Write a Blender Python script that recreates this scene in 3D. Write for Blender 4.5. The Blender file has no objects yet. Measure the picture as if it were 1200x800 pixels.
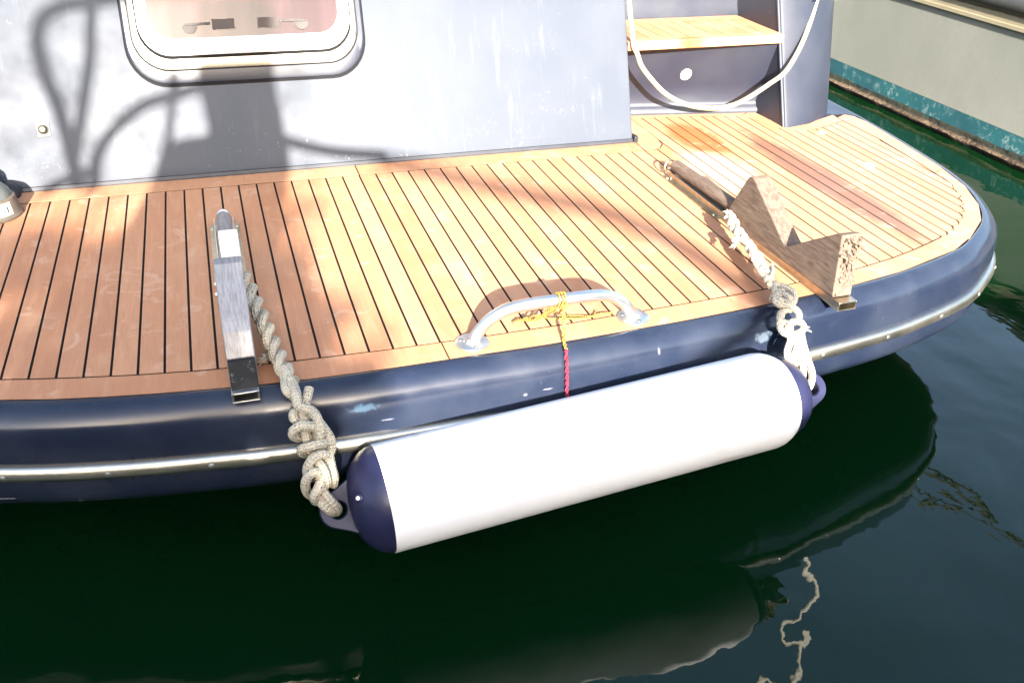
import bpy, bmesh, math, random
from mathutils import Vector, Matrix, noise
random.seed(7)
PI = math.pi
scene = bpy.context.scene

# ---------------------------------------------------------------- camera
W, H = 1200.0, 800.0
cam_data = bpy.data.cameras.new('camera')
cam = bpy.data.objects.new('camera', cam_data)
scene.collection.objects.link(cam)
right = Vector((0.95186365, -0.30536129, 0.02664725))
down = Vector((-0.13503922, -0.49580239, -0.85787201))
fwd = Vector((0.27517267, 0.81297876, -0.51317203))
m = Matrix((right, -down, -fwd)).transposed().to_4x4()
m.translation = Vector((0.511797, -2.621903, 0.994868))
cam.matrix_world = m
cam_data.sensor_fit = 'HORIZONTAL'
cam_data.sensor_width = 36.0
cam_data.lens = 1073.78 / W * 36.0
cam_data.clip_start = 0.05
cam_data.clip_end = 3000
scene.camera = cam

# ---------------------------------------------------------------- light
SUN = Vector((0.175, 0.97, -0.375)).normalized()          # direction the light travels
elev = math.asin(-SUN.z)
azim = math.atan2(-SUN.x, -SUN.y)
world = bpy.data.worlds.new('World')
scene.world = world
world.use_nodes = True
wn = world.node_tree.nodes
wl = world.node_tree.links
wn.clear()
sky = wn.new('ShaderNodeTexSky')
sky.sky_type = 'NISHITA'
sky.sun_disc = False
sky.sun_elevation = elev
sky.sun_rotation = azim
sky.air_density = 1.0
sky.dust_density = 2.5
sky.ozone_density = 0.6
bg = wn.new('ShaderNodeBackground')
bg.inputs['Strength'].default_value = 0.108
wo = wn.new('ShaderNodeOutputWorld')
wl.new(sky.outputs[0], bg.inputs[0])
wl.new(bg.outputs[0], wo.inputs[0])
sun_data = bpy.data.lights.new('sun', 'SUN')
sun_data.energy = 5.0
sun_data.angle = math.radians(0.53)
sun_data.color = (1.0, 0.93, 0.84)
sun = bpy.data.objects.new('sun', sun_data)
scene.collection.objects.link(sun)
sun.rotation_euler = SUN.to_track_quat('-Z', 'Y').to_euler()
scene.view_settings.view_transform = 'Standard'
scene.view_settings.look = 'None'
scene.view_settings.exposure = 2.88
scene.view_settings.gamma = 1.0
scene.render.engine = 'CYCLES'
scene.cycles.max_bounces = 8
scene.cycles.caustics_reflective = False

# ---------------------------------------------------------------- helpers
WORLD_AT = {}


def link(o):
    scene.collection.objects.link(o)


def put(o, parent):
    if parent is not None:
        o.parent = parent
        o.location = -Vector(WORLD_AT.get(parent.name, (0, 0, 0)))
    WORLD_AT[o.name] = (0, 0, 0)


def thing(name, label, cat, loc=(0, 0, 0), group=None, kind=None):
    o = bpy.data.objects.new(name, None)
    link(o)
    o.empty_display_size = 0.1
    o.location = loc
    WORLD_AT[o.name] = loc
    tag(o, label, cat, group, kind)
    return o


def tag(o, label=None, cat=None, group=None, kind=None):
    if label: o['label'] = label
    if cat: o['category'] = cat
    if group: o['group'] = group
    if kind: o['kind'] = kind
    return o


class MB:
    """collects shapes for ONE mesh object"""

    def __init__(self):
        self.v = []
        self.f = []
        self.uv = {}

    def prism(self, poly, z0, z1):
        b = len(self.v)
        n = len(poly)
        self.v += [(x, y, z0) for x, y in poly] + [(x, y, z1) for x, y in poly]
        self.f.append(tuple(b + i for i in reversed(range(n))))
        self.f.append(tuple(b + n + i for i in range(n)))
        for i in range(n):
            j = (i + 1) % n
            self.f.append((b + i, b + j, b + n + j, b + n + i))
        return self

    def prism_x(self, prof, x0, x1):
        """profile in (y, z), extruded along x"""
        b = len(self.v)
        n = len(prof)
        self.v += [(x0, y, z) for y, z in prof] + [(x1, y, z) for y, z in prof]
        self.f.append(tuple(b + i for i in range(n)))
        self.f.append(tuple(b + n + i for i in reversed(range(n))))
        for i in range(n):
            j = (i + 1) % n
            self.f.append((b + i, b + n + i, b + n + j, b + j))
        return self

    def box(self, x0, x1, y0, y1, z0, z1):
        return self.prism([(x0, y0), (x1, y0), (x1, y1), (x0, y1)], z0, z1)

    def grid(self, rows, closed=False, caps=False):
        """rows of points, each the same length -> quads"""
        b = len(self.v)
        n = len(rows[0])
        for r in rows:
            self.v += [tuple(p) for p in r]
        for i in range(len(rows) - 1):
            for j in range(n if closed else n - 1):
                k = (j + 1) % n
                self.f.append((b + i * n + j, b + i * n + k, b + (i + 1) * n + k, b + (i + 1) * n + j))
        if caps:
            self.f.append(tuple(b + j for j in reversed(range(n))))
            e = b + (len(rows) - 1) * n
            self.f.append(tuple(e + j for j in range(n)))
        return self

    def tube(self, pts, rad, sides=12, caps=True, uv=True):
        pts = [Vector(p) for p in pts]
        rads = rad if isinstance(rad, (list, tuple)) else [rad] * len(pts)
        tans = []
        for i in range(len(pts)):
            a = pts[max(i - 1, 0)]
            c = pts[min(i + 1, len(pts) - 1)]
            t = (c - a)
            tans.append(t.normalized() if t.length > 1e-9 else Vector((0, 0, 1)))
        up = Vector((0, 0, 1)) if abs(tans[0].z) < 0.9 else Vector((1, 0, 0))
        nrm = (up - tans[0] * up.dot(tans[0])).normalized()
        b = len(self.v)
        L = 0.0
        lens = []
        for i, p in enumerate(pts):
            if i:
                L += (p - pts[i - 1]).length
                nrm = (nrm - tans[i] * nrm.dot(tans[i]))
                nrm = nrm.normalized() if nrm.length > 1e-6 else tans[i].orthogonal().normalized()
            lens.append(L)
            bi = tans[i].cross(nrm)
            for k in range(sides):
                a = 2 * PI * k / sides
                self.v.append(tuple(p + (nrm * math.cos(a) + bi * math.sin(a)) * rads[i]))
        for i in range(len(pts) - 1):
            for k in range(sides):
                k2 = (k + 1) % sides
                self.f.append((b + i * sides + k, b + i * sides + k2, b + (i + 1) * sides + k2, b + (i + 1) * sides + k))
                if uv:
                    u0, u1 = k / sides, (k + 1) / sides
                    self.uv[len(self.f) - 1] = ((u0, lens[i]), (u1, lens[i]), (u1, lens[i + 1]), (u0, lens[i + 1]))
        if caps:
            self.f.append(tuple(b + k for k in reversed(range(sides))))
            e = b + (len(pts) - 1) * sides
            self.f.append(tuple(e + k for k in range(sides)))
        return self

    def lathe(self, org, axis, prof, sides=32, xdir=None, squash=1.0):
        """prof = [(distance along axis, radius)]"""
        org = Vector(org)
        axis = Vector(axis).normalized()
        xd = Vector(xdir) if xdir else axis.orthogonal()
        xd = (xd - axis * xd.dot(axis)).normalized()
        yd = axis.cross(xd)
        rows = []
        for t, r in prof:
            rows.append([org + axis * t + xd * (r * math.cos(2 * PI * k / sides)) + yd * (r * squash * math.sin(2 * PI * k / sides)) for k in range(sides)])
        return self.grid(rows, closed=True, caps=True)

    def build(self, name, mat, parent=None, smooth=None, bevel=0.0, segs=2):
        me = bpy.data.meshes.new(name)
        me.from_pydata([tuple(p) for p in self.v], [], self.f)
        me.update()
        if self.uv:
            ul = me.uv_layers.new(name='uv')
            for pi_, cs in self.uv.items():
                pl = me.polygons[pi_]
                for li, c in zip(pl.loop_indices, cs):
                    ul.data[li].uv = c
        bm = bmesh.new()
        bm.from_mesh(me)
        if bevel > 0:
            bmesh.ops.remove_doubles(bm, verts=bm.verts, dist=1e-6)
            es = [e for e in bm.edges if len(e.link_faces) == 2 and e.calc_face_angle(0) > 0.5]
            bmesh.ops.bevel(bm, geom=es, offset=bevel, segments=segs, profile=0.5, affect='EDGES', clamp_overlap=True)
        bmesh.ops.recalc_face_normals(bm, faces=bm.faces)
        bmesh.ops.triangulate(bm, faces=[f for f in bm.faces if len(f.verts) > 4])
        bm.to_mesh(me)
        bm.free()
        if smooth is not None:
            for p in me.polygons:
                p.use_smooth = True
            me.set_sharp_from_angle(angle=math.radians(smooth))
        me.materials.append(mat)
        o = bpy.data.objects.new(name, me)
        link(o)
        put(o, parent)
        return o


def lerp(a, b, t): return a + (b - a) * t


def interp(table, x):
    if x <= table[0][0]: return table[0][1]
    for (x0, y0), (x1, y1) in zip(table, table[1:]):
        if x <= x1:
            return lerp(y0, y1, (x - x0) / (x1 - x0))
    return table[-1][1]


def spline(pts, n=8):
    """Catmull-Rom through points"""
    P = [Vector(p) for p in pts]
    P = [P[0] * 2 - P[1]] + P + [P[-1] * 2 - P[-2]]
    out = []
    for i in range(1, len(P) - 2):
        a, b, c, d = P[i - 1], P[i], P[i + 1], P[i + 2]
        for k in range(n):
            t = k / n
            out.append(0.5 * ((2 * b) + (c - a) * t + (2 * a - 5 * b + 4 * c - d) * t * t + (3 * b - a - 3 * c + d) * t ** 3))
    out.append(P[-2].copy())
    return out


# ---------------------------------------------------------------- materials
class NT:
    def __init__(self, name):
        self.m = bpy.data.materials.new(name)
        self.m.use_nodes = True
        self.n = self.m.node_tree.nodes
        self.l = self.m.node_tree.links
        self.b = self.n['Principled BSDF']
        self._pos = None

    def val(self, v): return v

    def put(self, sock, v):
        if hasattr(v, 'is_linked'):
            self.l.new(v, sock)
        else:
            if isinstance(v, tuple) and len(v) == 3 and sock.type == 'RGBA': v = (*v, 1)
            sock.default_value = v

    def pos(self):
        if self._pos is None:
            self._pos = self.n.new('ShaderNodeNewGeometry').outputs['Position']
        return self._pos

    def sep(self, v):
        s = self.n.new('ShaderNodeSeparateXYZ')
        self.put(s.inputs[0], v)
        return s.outputs

    def scale(self, v, s, off=(0, 0, 0)):
        mp = self.n.new('ShaderNodeMapping')
        self.put(mp.inputs[0], v)
        mp.inputs['Scale'].default_value = s
        mp.inputs['Location'].default_value = off
        return mp.outputs[0]

    def noise(self, v, sc=5.0, det=4.0, rough=0.55, dist=0.0):
        t = self.n.new('ShaderNodeTexNoise')
        self.put(t.inputs['Vector'], v)
        t.inputs['Scale'].default_value = sc
        t.inputs['Detail'].default_value = det
        t.inputs['Roughness'].default_value = rough
        t.inputs['Distortion'].default_value = dist
        return t.outputs['Fac']

    def voro(self, v, sc=5.0, feature='F1'):
        t = self.n.new('ShaderNodeTexVoronoi')
        t.feature = feature
        self.put(t.inputs['Vector'], v)
        t.inputs['Scale'].default_value = sc
        return t.outputs['Distance']

    def math(self, op, a, b=0.0, c=0.0):
        t = self.n.new('ShaderNodeMath')
        t.operation = op
        for s, v in zip(t.inputs, (a, b, c)): self.put(s, v)
        return t.outputs[0]

    def ramp(self, f, lo, hi, a=0.0, b=1.0, smooth=True):
        t = self.n.new('ShaderNodeMapRange')
        t.interpolation_type = 'SMOOTHSTEP' if smooth else 'LINEAR'
        self.put(t.inputs[0], f)
        for i, v in enumerate((lo, hi, a, b)): t.inputs[i + 1].default_value = v
        return t.outputs[0]

    def mix(self, f, a, b, mode='MIX'):
        t = self.n.new('ShaderNodeMix')
        t.data_type = 'RGBA'
        t.blend_type = mode
        self.put(t.inputs[0], f)
        self.put(t.inputs[6], a)
        self.put(t.inputs[7], b)
        return t.outputs[2]

    def bump(self, h, strength=0.3, dist=0.01):
        t = self.n.new('ShaderNodeBump')
        self.put(t.inputs['Height'], h)
        t.inputs['Strength'].default_value = strength
        t.inputs['Distance'].default_value = dist
        self.l.new(t.outputs[0], self.b.inputs['Normal'])
        return t

    def rand(self):
        return self.n.new('ShaderNodeObjectInfo').outputs['Random']

    def blob(self, centre, radii, edge=0.35, wob=0.25, wsc=18.0):
        """1 inside an ellipsoid with a ragged edge, in world metres"""
        s = self.n.new('ShaderNodeVectorMath'); s.operation = 'SUBTRACT'
        self.put(s.inputs[0], self.pos()); s.inputs[1].default_value = centre
        d = self.n.new('ShaderNodeVectorMath'); d.operation = 'DIVIDE'
        self.l.new(s.outputs[0], d.inputs[0]); d.inputs[1].default_value = radii
        le = self.n.new('ShaderNodeVectorMath'); le.operation = 'LENGTH'
        self.l.new(d.outputs[0], le.inputs[0])
        w = self.math('MULTIPLY', self.math('SUBTRACT', self.noise(self.pos(), wsc, 3), 0.5), wob * 2)
        return self.ramp(self.math('ADD', le.outputs['Value'], w), 1.0 - edge, 1.0 + edge, 1.0, 0.0)

    def set(self, col=None, rough=None, metal=None, spec=None, **kw):
        if col is not None: self.put(self.b.inputs['Base Color'], col)
        if rough is not None: self.put(self.b.inputs['Roughness'], rough)
        if metal is not None: self.put(self.b.inputs['Metallic'], metal)
        if spec is not None: self.put(self.b.inputs['Specular IOR Level'], spec)
        for k, v in kw.items(): self.put(self.b.inputs[k], v)
        return self.m


def plain(name, col, rough=0.5, metal=0.0, var=0.15, sc=30.0, bump=0.0, spec=0.5):
    t = NT(name)
    n = t.noise(t.pos(), sc, 5)
    dark = tuple(c * (1 - var) for c in col)
    lite = tuple(min(1, c * (1 + var)) for c in col)
    c = t.mix(n, dark, lite)
    r = t.ramp(t.noise(t.pos(), sc * 0.4, 3), 0.3, 0.7, max(0.02, rough - 0.05), rough + 0.05)
    if bump: t.bump(n, bump, 0.004)
    return t.set(c, r, metal, spec)


def mat_teak():
    t = NT('teak')
    p = t.pos()
    grain = t.noise(t.scale(p, (1.0, 0.045, 1.0)), 320, 5, 0.6, 0.3)
    figure = t.noise(t.scale(p, (1.0, 0.12, 1.0)), 55, 3, 0.5, 0.6)
    cloud = t.noise(p, 5.5, 4)
    r = t.rand()
    base = t.mix(r, (0.375, 0.168, 0.084), (0.455, 0.230, 0.124))
    base = t.mix(t.ramp(grain, 0.35, 0.7, 0.0, 0.3), base, (0.30, 0.13, 0.06))
    base = t.mix(t.ramp(figure, 0.45, 0.75, 0.0, 0.30), base, (0.52, 0.29, 0.16))
    base = t.mix(t.ramp(cloud, 0.5, 0.75, 0.0, 0.35), base, (0.50, 0.31, 0.19))
    # damp, oily orange stain, long brown band and paler patch
    wet = t.blob((2.065, 0.07, 0), (0.075, 0.17, 1), 0.25, 0.25, 22)
    base = t.mix(t.math('MULTIPLY', wet, 0.9), base, (0.33, 0.085, 0.022))
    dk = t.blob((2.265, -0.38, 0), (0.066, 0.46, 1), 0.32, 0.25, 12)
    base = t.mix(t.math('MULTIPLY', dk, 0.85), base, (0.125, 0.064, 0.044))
    pale = t.blob((2.0, -0.24, 0), (0.09, 0.16, 1), 0.5, 0.5, 20)
    base = t.mix(t.math('MULTIPLY', pale, 0.6), base, (0.62, 0.46, 0.33))
    # dried water marks and dust specks
    ring = t.noise(p, 11, 6, 0.62, 1.4)
    base = t.mix(t.ramp(ring, 0.56, 0.70, 0.0, 0.36), base, (0.56, 0.40, 0.29))
    specks = t.ramp(t.noise(p, 120, 5, 0.7), 0.70, 0.74)
    gate = t.ramp(t.noise(p, 8, 2), 0.5, 0.62, 0.0, 0.7)
    base = t.mix(t.math('MULTIPLY', specks, gate), base, (0.8, 0.74, 0.64))
    t.bump(grain, 0.12, 0.0015)
    return t.set(base, t.ramp(cloud, 0.3, 0.7, 0.50, 0.66), spec=0.35)


def mat_navy(name, col, pale, chalk=0.25, rough=0.28, scuffs=(), spec=0.5):
    t = NT(name)
    p = t.pos()
    n1 = t.noise(p, 6, 5)
    n2 = t.noise(t.scale(p, (1, 1, 0.4)), 24, 6, 0.6)
    c = t.mix(t.ramp(n1, 0.35, 0.75, 0, chalk), col, pale)
    c = t.mix(t.ramp(n2, 0.5, 0.85, 0, chalk * 0.6), c, pale)
    sc_ = t.ramp(t.noise(p, 46, 7, 0.75, 0.6), 0.655, 0.70)
    gate = t.ramp(t.noise(p, 7, 2), 0.50, 0.66)
    c = t.mix(t.math('MULTIPLY', t.math('MULTIPLY', sc_, gate), 0.5), c, (0.22, 0.22, 0.24))
    if spec < 0.3:
        low = t.ramp(t.sep(p)[2], 0.02, 0.22, 1.0, 0.15)
        sp = t.ramp(t.noise(p, 75, 4, 0.6, 1.6), 0.64, 0.69)
        g2 = t.ramp(t.noise(p, 12, 3), 0.48, 0.62)
        c = t.mix(t.math('MULTIPLY', t.math('MULTIPLY', sp, g2), t.math('MULTIPLY', low, 0.8)), c, (0.30, 0.30, 0.31))
        run = t.ramp(t.noise(t.scale(p, (1, 0.3, 0.03)), 38, 4, 0.6), 0.56, 0.74, 0, 0.30)
        c = t.mix(run, c, tuple(x * 1.5 for x in pale))
    for ctr, rad, k, colr in scuffs:
        c = t.mix(t.math('MULTIPLY', t.blob(ctr, rad, 0.35, 1.1, 85), k), c, colr)
    fine = t.noise(p, 3.5, 3)
    t.bump(fine, 0.10, 0.012)
    r = t.ramp(n1, 0.3, 0.75, rough - 0.04, rough + 0.08)
    return t.set(c, r, 0.0, spec)


M = {}
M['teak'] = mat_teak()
M['caulk'] = plain('caulk', (0.008, 0.0065, 0.006), 0.8, var=0.3, sc=80, spec=0.1)
SC = [((0.715, -1.125, -0.05), (0.026, 0.08, 0.007), 0.6, (0.05, 0.10, 0.15)),
      ((0.76, -1.13, -0.085), (0.014, 0.05, 0.002), 0.6, (0.14, 0.15, 0.19)),
      ((1.10, -1.12, -0.075), (0.010, 0.06, 0.002), 0.6, (0.16, 0.16, 0.19)),
      ((1.05, -1.13, -0.08), (0.005, 0.05, 0.004), 0.6, (0.16, 0.16, 0.19)),
      ((1.60, -1.09, -0.105), (0.075, 0.06, 0.010), 0.6, (0.12, 0.15, 0.18)),
      ((1.63, -1.09, -0.05), (0.020, 0.06, 0.010), 0.6, (0.10, 0.13, 0.16)),
      ((1.36, -1.10, -0.035), (0.003, 0.05, 0.008), 0.6, (0.14, 0.15, 0.18)),
      ((0.015, -1.03, -0.195), (0.030, 0.06, 0.002), 0.9, (0.3, 0.3, 0.32))]
M['hull_paint'] = mat_navy('hull_paint', (0.008, 0.012, 0.025), (0.033, 0.040, 0.056), 0.36, 0.20, SC)
M['navy_paint'] = mat_navy('navy_paint', (0.012, 0.015, 0.026), (0.024, 0.028, 0.038), 0.40, 0.42)
M['cabin_paint'] = mat_navy('cabin_paint', (0.044, 0.052, 0.067), (0.060, 0.067, 0.080), 0.30, 0.52, (), 0.25)
M['steel'] = plain('steel', (0.66, 0.65, 0.62), 0.34, 1.0, 0.04, 30)
M['rail_steel'] = plain('rail_steel', (0.55, 0.51, 0.42), 0.36, 1.0, 0.22, 18)
M['dull_steel'] = plain('dull_steel', (0.42, 0.37, 0.28), 0.36, 1.0, 0.35, 45, 0.2)
M['fender_white'] = None
M['navy_plastic'] = plain('navy_plastic', (0.013, 0.014, 0.040), 0.42, 0, 0.2, 40, spec=0.3)
M['white_gel'] = plain('white_gel', (0.74, 0.72, 0.66), 0.35, 0, 0.06, 30)
M['black_rubber'] = plain('black_rubber', (0.012, 0.013, 0.018), 0.45, 0, 0.3, 30)
M['hose'] = plain('hose', (0.36, 0.31, 0.19), 0.4, 0, 0.12, 60)
M['cream_plastic'] = plain('cream_plastic', (0.70, 0.64, 0.46), 0.4, 0, 0.08, 60)


def mat_fender():
    t = NT('fender_white')
    p = t.pos()
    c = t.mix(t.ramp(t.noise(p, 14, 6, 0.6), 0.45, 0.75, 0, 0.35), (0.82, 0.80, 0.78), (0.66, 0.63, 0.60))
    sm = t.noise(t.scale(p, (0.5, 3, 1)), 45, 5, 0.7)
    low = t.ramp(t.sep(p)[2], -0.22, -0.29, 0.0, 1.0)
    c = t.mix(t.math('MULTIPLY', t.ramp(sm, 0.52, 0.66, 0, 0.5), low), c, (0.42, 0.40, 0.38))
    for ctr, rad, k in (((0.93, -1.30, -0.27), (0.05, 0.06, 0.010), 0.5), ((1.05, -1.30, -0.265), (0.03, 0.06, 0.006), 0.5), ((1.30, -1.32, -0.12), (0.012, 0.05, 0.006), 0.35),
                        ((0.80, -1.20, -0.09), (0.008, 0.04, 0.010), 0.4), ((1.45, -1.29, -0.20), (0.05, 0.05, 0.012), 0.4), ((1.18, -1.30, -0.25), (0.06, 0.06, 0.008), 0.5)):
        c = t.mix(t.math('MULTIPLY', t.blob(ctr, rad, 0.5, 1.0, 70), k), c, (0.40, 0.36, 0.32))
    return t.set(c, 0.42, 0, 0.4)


M['fender_white'] = mat_fender()


def mat_rope(name, base, fleck, fleck_amt, sc_u, sc_v):
    t = NT(name)
    uvn = t.n.new('ShaderNodeUVMap')
    uv = t.sep(uvn.outputs[0])
    a = t.math('MULTIPLY', uv[0], sc_u * 2 * PI)
    b = t.math('MULTIPLY', uv[1], sc_v * 2 * PI)
    s1 = t.math('SINE', t.math('ADD', a, b))
    s2 = t.math('SINE', t.math('SUBTRACT', a, b))
    h = t.math('MULTIPLY', s1, s2)
    fl = t.math('MULTIPLY', t.math('GREATER_THAN', h, 0.45),
                t.math('GREATER_THAN', t.noise(t.pos(), 130, 1), 0.5 + (1 - fleck_amt) * 0.2))
    c = t.mix(t.ramp(t.noise(t.pos(), 24, 4), 0.4, 0.7, 0, 0.5), base, tuple(x * 0.72 for x in base))
    c = t.mix(t.ramp(h, -0.9, -0.2, 0.45, 0), c, tuple(x * 0.6 for x in base))
    c = t.mix(fl, c, fleck)
    t.bump(h, 0.7, 0.0025)
    return t.set(c, 0.8, 0, 0.2)


M['rope'] = mat_rope('rope', (0.50, 0.44, 0.335), (0.04, 0.045, 0.065), 0.35, 5, 75)
M['cord_yellow'] = mat_rope('cord_yellow', (0.42, 0.29, 0.055), (0.30, 0.03, 0.03), 1.0, 1, 90)
M['cord_red'] = mat_rope('cord_red', (0.32, 0.022, 0.045), (0.06, 0.015, 0.02), 1.0, 1, 90)


def mat_oldwood():
    t = NT('weathered_wood')
    p = t.pos()
    g = t.noise(t.scale(p, (1, 0.16, 1)), 110, 7, 0.6, 0.6)
    c = t.mix(t.ramp(g, 0.3, 0.7), (0.070, 0.049, 0.037), (0.135, 0.100, 0.076))
    c = t.mix(t.ramp(t.noise(p, 14, 4), 0.5, 0.7, 0, 0.4), c, (0.16, 0.11, 0.075))
    t.bump(g, 0.5, 0.003)
    return t.set(c, 0.75, 0, 0.25)


M['weathered_wood'] = mat_oldwood()
M['torn_wood'] = plain('torn_wood', (0.11, 0.078, 0.054), 0.85, 0, 0.5, 70, 0.8)


def mat_brushed():
    t = NT('brushed_metal')
    p = t.pos()
    g = t.noise(t.scale(p, (1, 0.06, 0.2)), 260, 5, 0.6)
    mo = t.noise(p, 26, 5, 0.65)
    c = t.mix(t.ramp(g, 0.3, 0.7), (0.20, 0.195, 0.195), (0.32, 0.31, 0.31))
    c = t.mix(t.ramp(mo, 0.45, 0.7, 0, 0.4), c, (0.25, 0.24, 0.25))
    t.bump(g, 0.2, 0.001)
    return t.set(c, t.ramp(mo, 0.3, 0.7, 0.42, 0.6), 0.6, 0.5)


M['brushed_metal'] = mat_brushed()


def mat_blackface():
    t = NT('worn_black')
    p = t.pos()
    n = t.noise(p, 75, 6, 0.7)
    c = t.mix(t.ramp(n, 0.58, 0.72, 0, 0.8), (0.012, 0.012, 0.012), (0.22, 0.21, 0.20))
    return t.set(c, 0.6, 0.0, 0.15)


M['worn_black'] = mat_blackface()


def mat_water():
    t = NT('water')
    p = t.pos()
    n = t.noise(p, 1.3, 3)
    c = t.mix(n, (0.0008, 0.0085, 0.0020), (0.0014, 0.0145, 0.0038))
    big = t.noise(t.scale(p, (1.0, 1.0, 1.0)), 2.2, 2, 0.5, 0.4)
    mid = t.noise(t.scale(p, (1.0, 0.7, 1.0)), 8.0, 2, 0.5, 0.5)
    fine = t.noise(p, 34.0, 1.5, 0.5)
    h = t.math('ADD', big, t.math('MULTIPLY', mid, 0.11))
    h = t.math('ADD', h, t.math('MULTIPLY', fine, 0.014))
    t.bump(h, 1.0, 0.010)
    m = t.set(c, 0.015, 0, 0.5)
    t.b.inputs['IOR'].default_value = 1.333
    return m


M['water'] = mat_water()


def mat_moored_hull():
    t = NT('pale_hull')
    p = t.pos()
    n = t.noise(t.scale(p, (1, 1, 0.6)), 3, 6, 0.6)
    c = t.mix(t.ramp(n, 0.3, 0.7), (0.172, 0.176, 0.150), (0.205, 0.207, 0.178))
    f = t.noise(p, 90, 3)
    c = t.mix(t.ramp(f, 0.4, 0.7, 0, 0.15), c, (0.11, 0.11, 0.10))
    return t.set(c, 0.5, 0, 0.4)


def mat_stripe():
    t = NT('teal_antifouling')
    p = t.pos()
    n = t.noise(p, 26, 8, 0.75)
    n2 = t.noise(p, 4.5, 4)
    c = t.mix(t.ramp(n2, 0.3, 0.7), (0.010, 0.058, 0.072), (0.014, 0.085, 0.095))
    f = t.math('MULTIPLY', t.ramp(n, 0.52, 0.6), t.ramp(n2, 0.42, 0.62, 0.15, 1.0))
    c = t.mix(t.math('MULTIPLY', f, 0.75), c, (0.17, 0.24, 0.235))
    return t.set(c, 0.7, 0, 0.3)


def mat_weed():
    t = NT('waterline_weed')
    p = t.pos()
    n = t.noise(p, 34, 8, 0.75)
    z = t.sep(p)[2]
    zz = t.math('ADD', z, t.math('MULTIPLY', t.math('SUBTRACT', n, 0.5), 0.05))
    c = t.mix(t.ramp(zz, -0.4388, -0.4281), (0.022, 0.013, 0.009), t.mix(t.ramp(n, 0.4, 0.6), (0.035, 0.022, 0.014), (0.15, 0.105, 0.065)))
    c = t.mix(t.ramp(zz, -0.4206, -0.4121), c, (0.016, 0.017, 0.010))
    t.bump(n, 0.8, 0.02)
    return t.set(c, 0.8, 0, 0.3)


M['pale_hull'] = mat_moored_hull()
M['teal'] = mat_stripe()
M['weed'] = mat_weed()
M['cream_trim'] = plain('cream_trim', (0.24, 0.205, 0.135), 0.5, 0, 0.15, 18)
M['grey_rubber'] = plain('grey_rubber', (0.035, 0.033, 0.030), 0.5, 0, 0.3, 20)
M['mast_white'] = plain('mast_white', (0.72, 0.70, 0.62), 0.4, 0, 0.08, 10)
M['canopy'] = plain('canopy_cloth', (0.014, 0.017, 0.03), 0.8, 0, 0.3, 20)
M['concrete'] = plain('concrete', (0.15, 0.145, 0.13), 0.85, 0, 0.2, 8, 0.3)
M['galvanised'] = plain('galvanised', (0.30, 0.30, 0.30), 0.5, 0.7, 0.2, 30)
M['leaf'] = plain('leaf', (0.05, 0.085, 0.03), 0.6, 0, 0.4, 10)
M['grey_plastic'] = plain('grey_plastic', (0.10, 0.080, 0.060), 0.4, 0, 0.15, 50)
M['frame_steel'] = plain('frame_steel', (0.30, 0.285, 0.24), 0.42, 1.0, 0.1, 30)
M['gasket'] = plain('gasket', (0.008, 0.008, 0.009), 0.8, 0, 0.1, 30, spec=0.15)
M['hinge'] = plain('hinge_plastic', (0.055, 0.045, 0.042), 0.6, 0, 0.1, 50, spec=0.2)
M['pale_metal'] = plain('pale_metal', (0.72, 0.69, 0.60), 0.45, 0.0, 0.1, 40)
M['wall_brass'] = plain('old_brass', (0.045, 0.041, 0.026), 0.45, 0, 0.4, 90)
M['latch'] = plain('latch_plastic', (0.050, 0.044, 0.042), 0.6, 0, 0.1, 50, spec=0.2)
M['smoked'] = plain('smoked_plastic', (0.075, 0.080, 0.075), 0.22, 0, 0.25, 50)

# ---------------------------------------------------------------- setting
WZ = -0.455
tag(MB().grid([[(x, y, WZ) for x in (-900, -60, -8, 8, 60, 900)] for y in (-900, -60, -6, 6, 60, 900)]).build('water', M['water']),
    'dark green still harbour water around the stern', None, None, 'structure')
tag(MB().box(-9, 9, -9.0, -2.36, -0.80, 0.06).build('quay', M['concrete'], None, None, 0.015),
    'concrete quay edge facing the stern', None, None, 'structure')

tag(MB().box(-9, 9, -9.0, -6.0, 0.05, 1.70).build('shade_wall', M['concrete'], None, None, 0.02), 'unseen concrete quay wall, its height set to shade the lower fender', None, None, 'structure')  # unseen wall, raised until its shadow covers the lower fender

# ---------------------------------------------------------------- the boat
boat = thing('motor_boat', 'navy motor boat stern with teak swim platform, sloping cabin wall and steps', 'boat', (0.9, -0.2, WZ))

# outline of the platform's teak edge, right half then mirrored about MX
RIGHT = [(0.90, -1.080), (1.112, -1.078), (1.271, -1.071), (1.438, -1.062), (1.679, -1.042), (1.918, -1.012), (2.09, -0.978),
         (2.31, -0.908), (2.422, -0.843), (2.526, -0.762), (2.602, -0.666), (2.671, -0.529), (2.716, -0.355), (2.748, -0.14),
         (2.764, -0.02), (2.776, 0.10), (2.770, 0.165)]
LEFT = [(0.817, -1.081), (0.714, -1.0815), (0.614, -1.079), (0.517, -1.073), (0.422, -1.063), (0.33, -1.052), (0.239, -1.038),
        (0.150, -1.021), (0.059, -0.998), (-0.10, -0.955), (-0.30, -0.880), (-0.48, -0.800), (-0.60, -0.70), (-0.70, -0.56), (-0.76, -0.40),
        (-0.80, -0.2), (-0.82, 0.0), (-0.83, 0.2), (-0.84, 0.6)]
INNER = [(-0.62, -0.62), (-0.52, -0.70), (-0.36, -0.785), (-0.12, -0.868), (0.0, -0.905), (0.049, -0.922), (0.111, -0.937), (0.2, -0.956), (0.3, -0.974), (0.424, -0.991),
         (0.596, -1.003), (0.797, -1.009), (1.0, -1.0085), (1.155, -1.006), (1.344, -0.996), (1.504, -0.987), (1.651, -0.978),
         (1.773, -0.966), (2.003, -0.932), (2.115, -0.905), (2.206, -0.876), (2.288, -0.845), (2.331, -0.827)]
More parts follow.
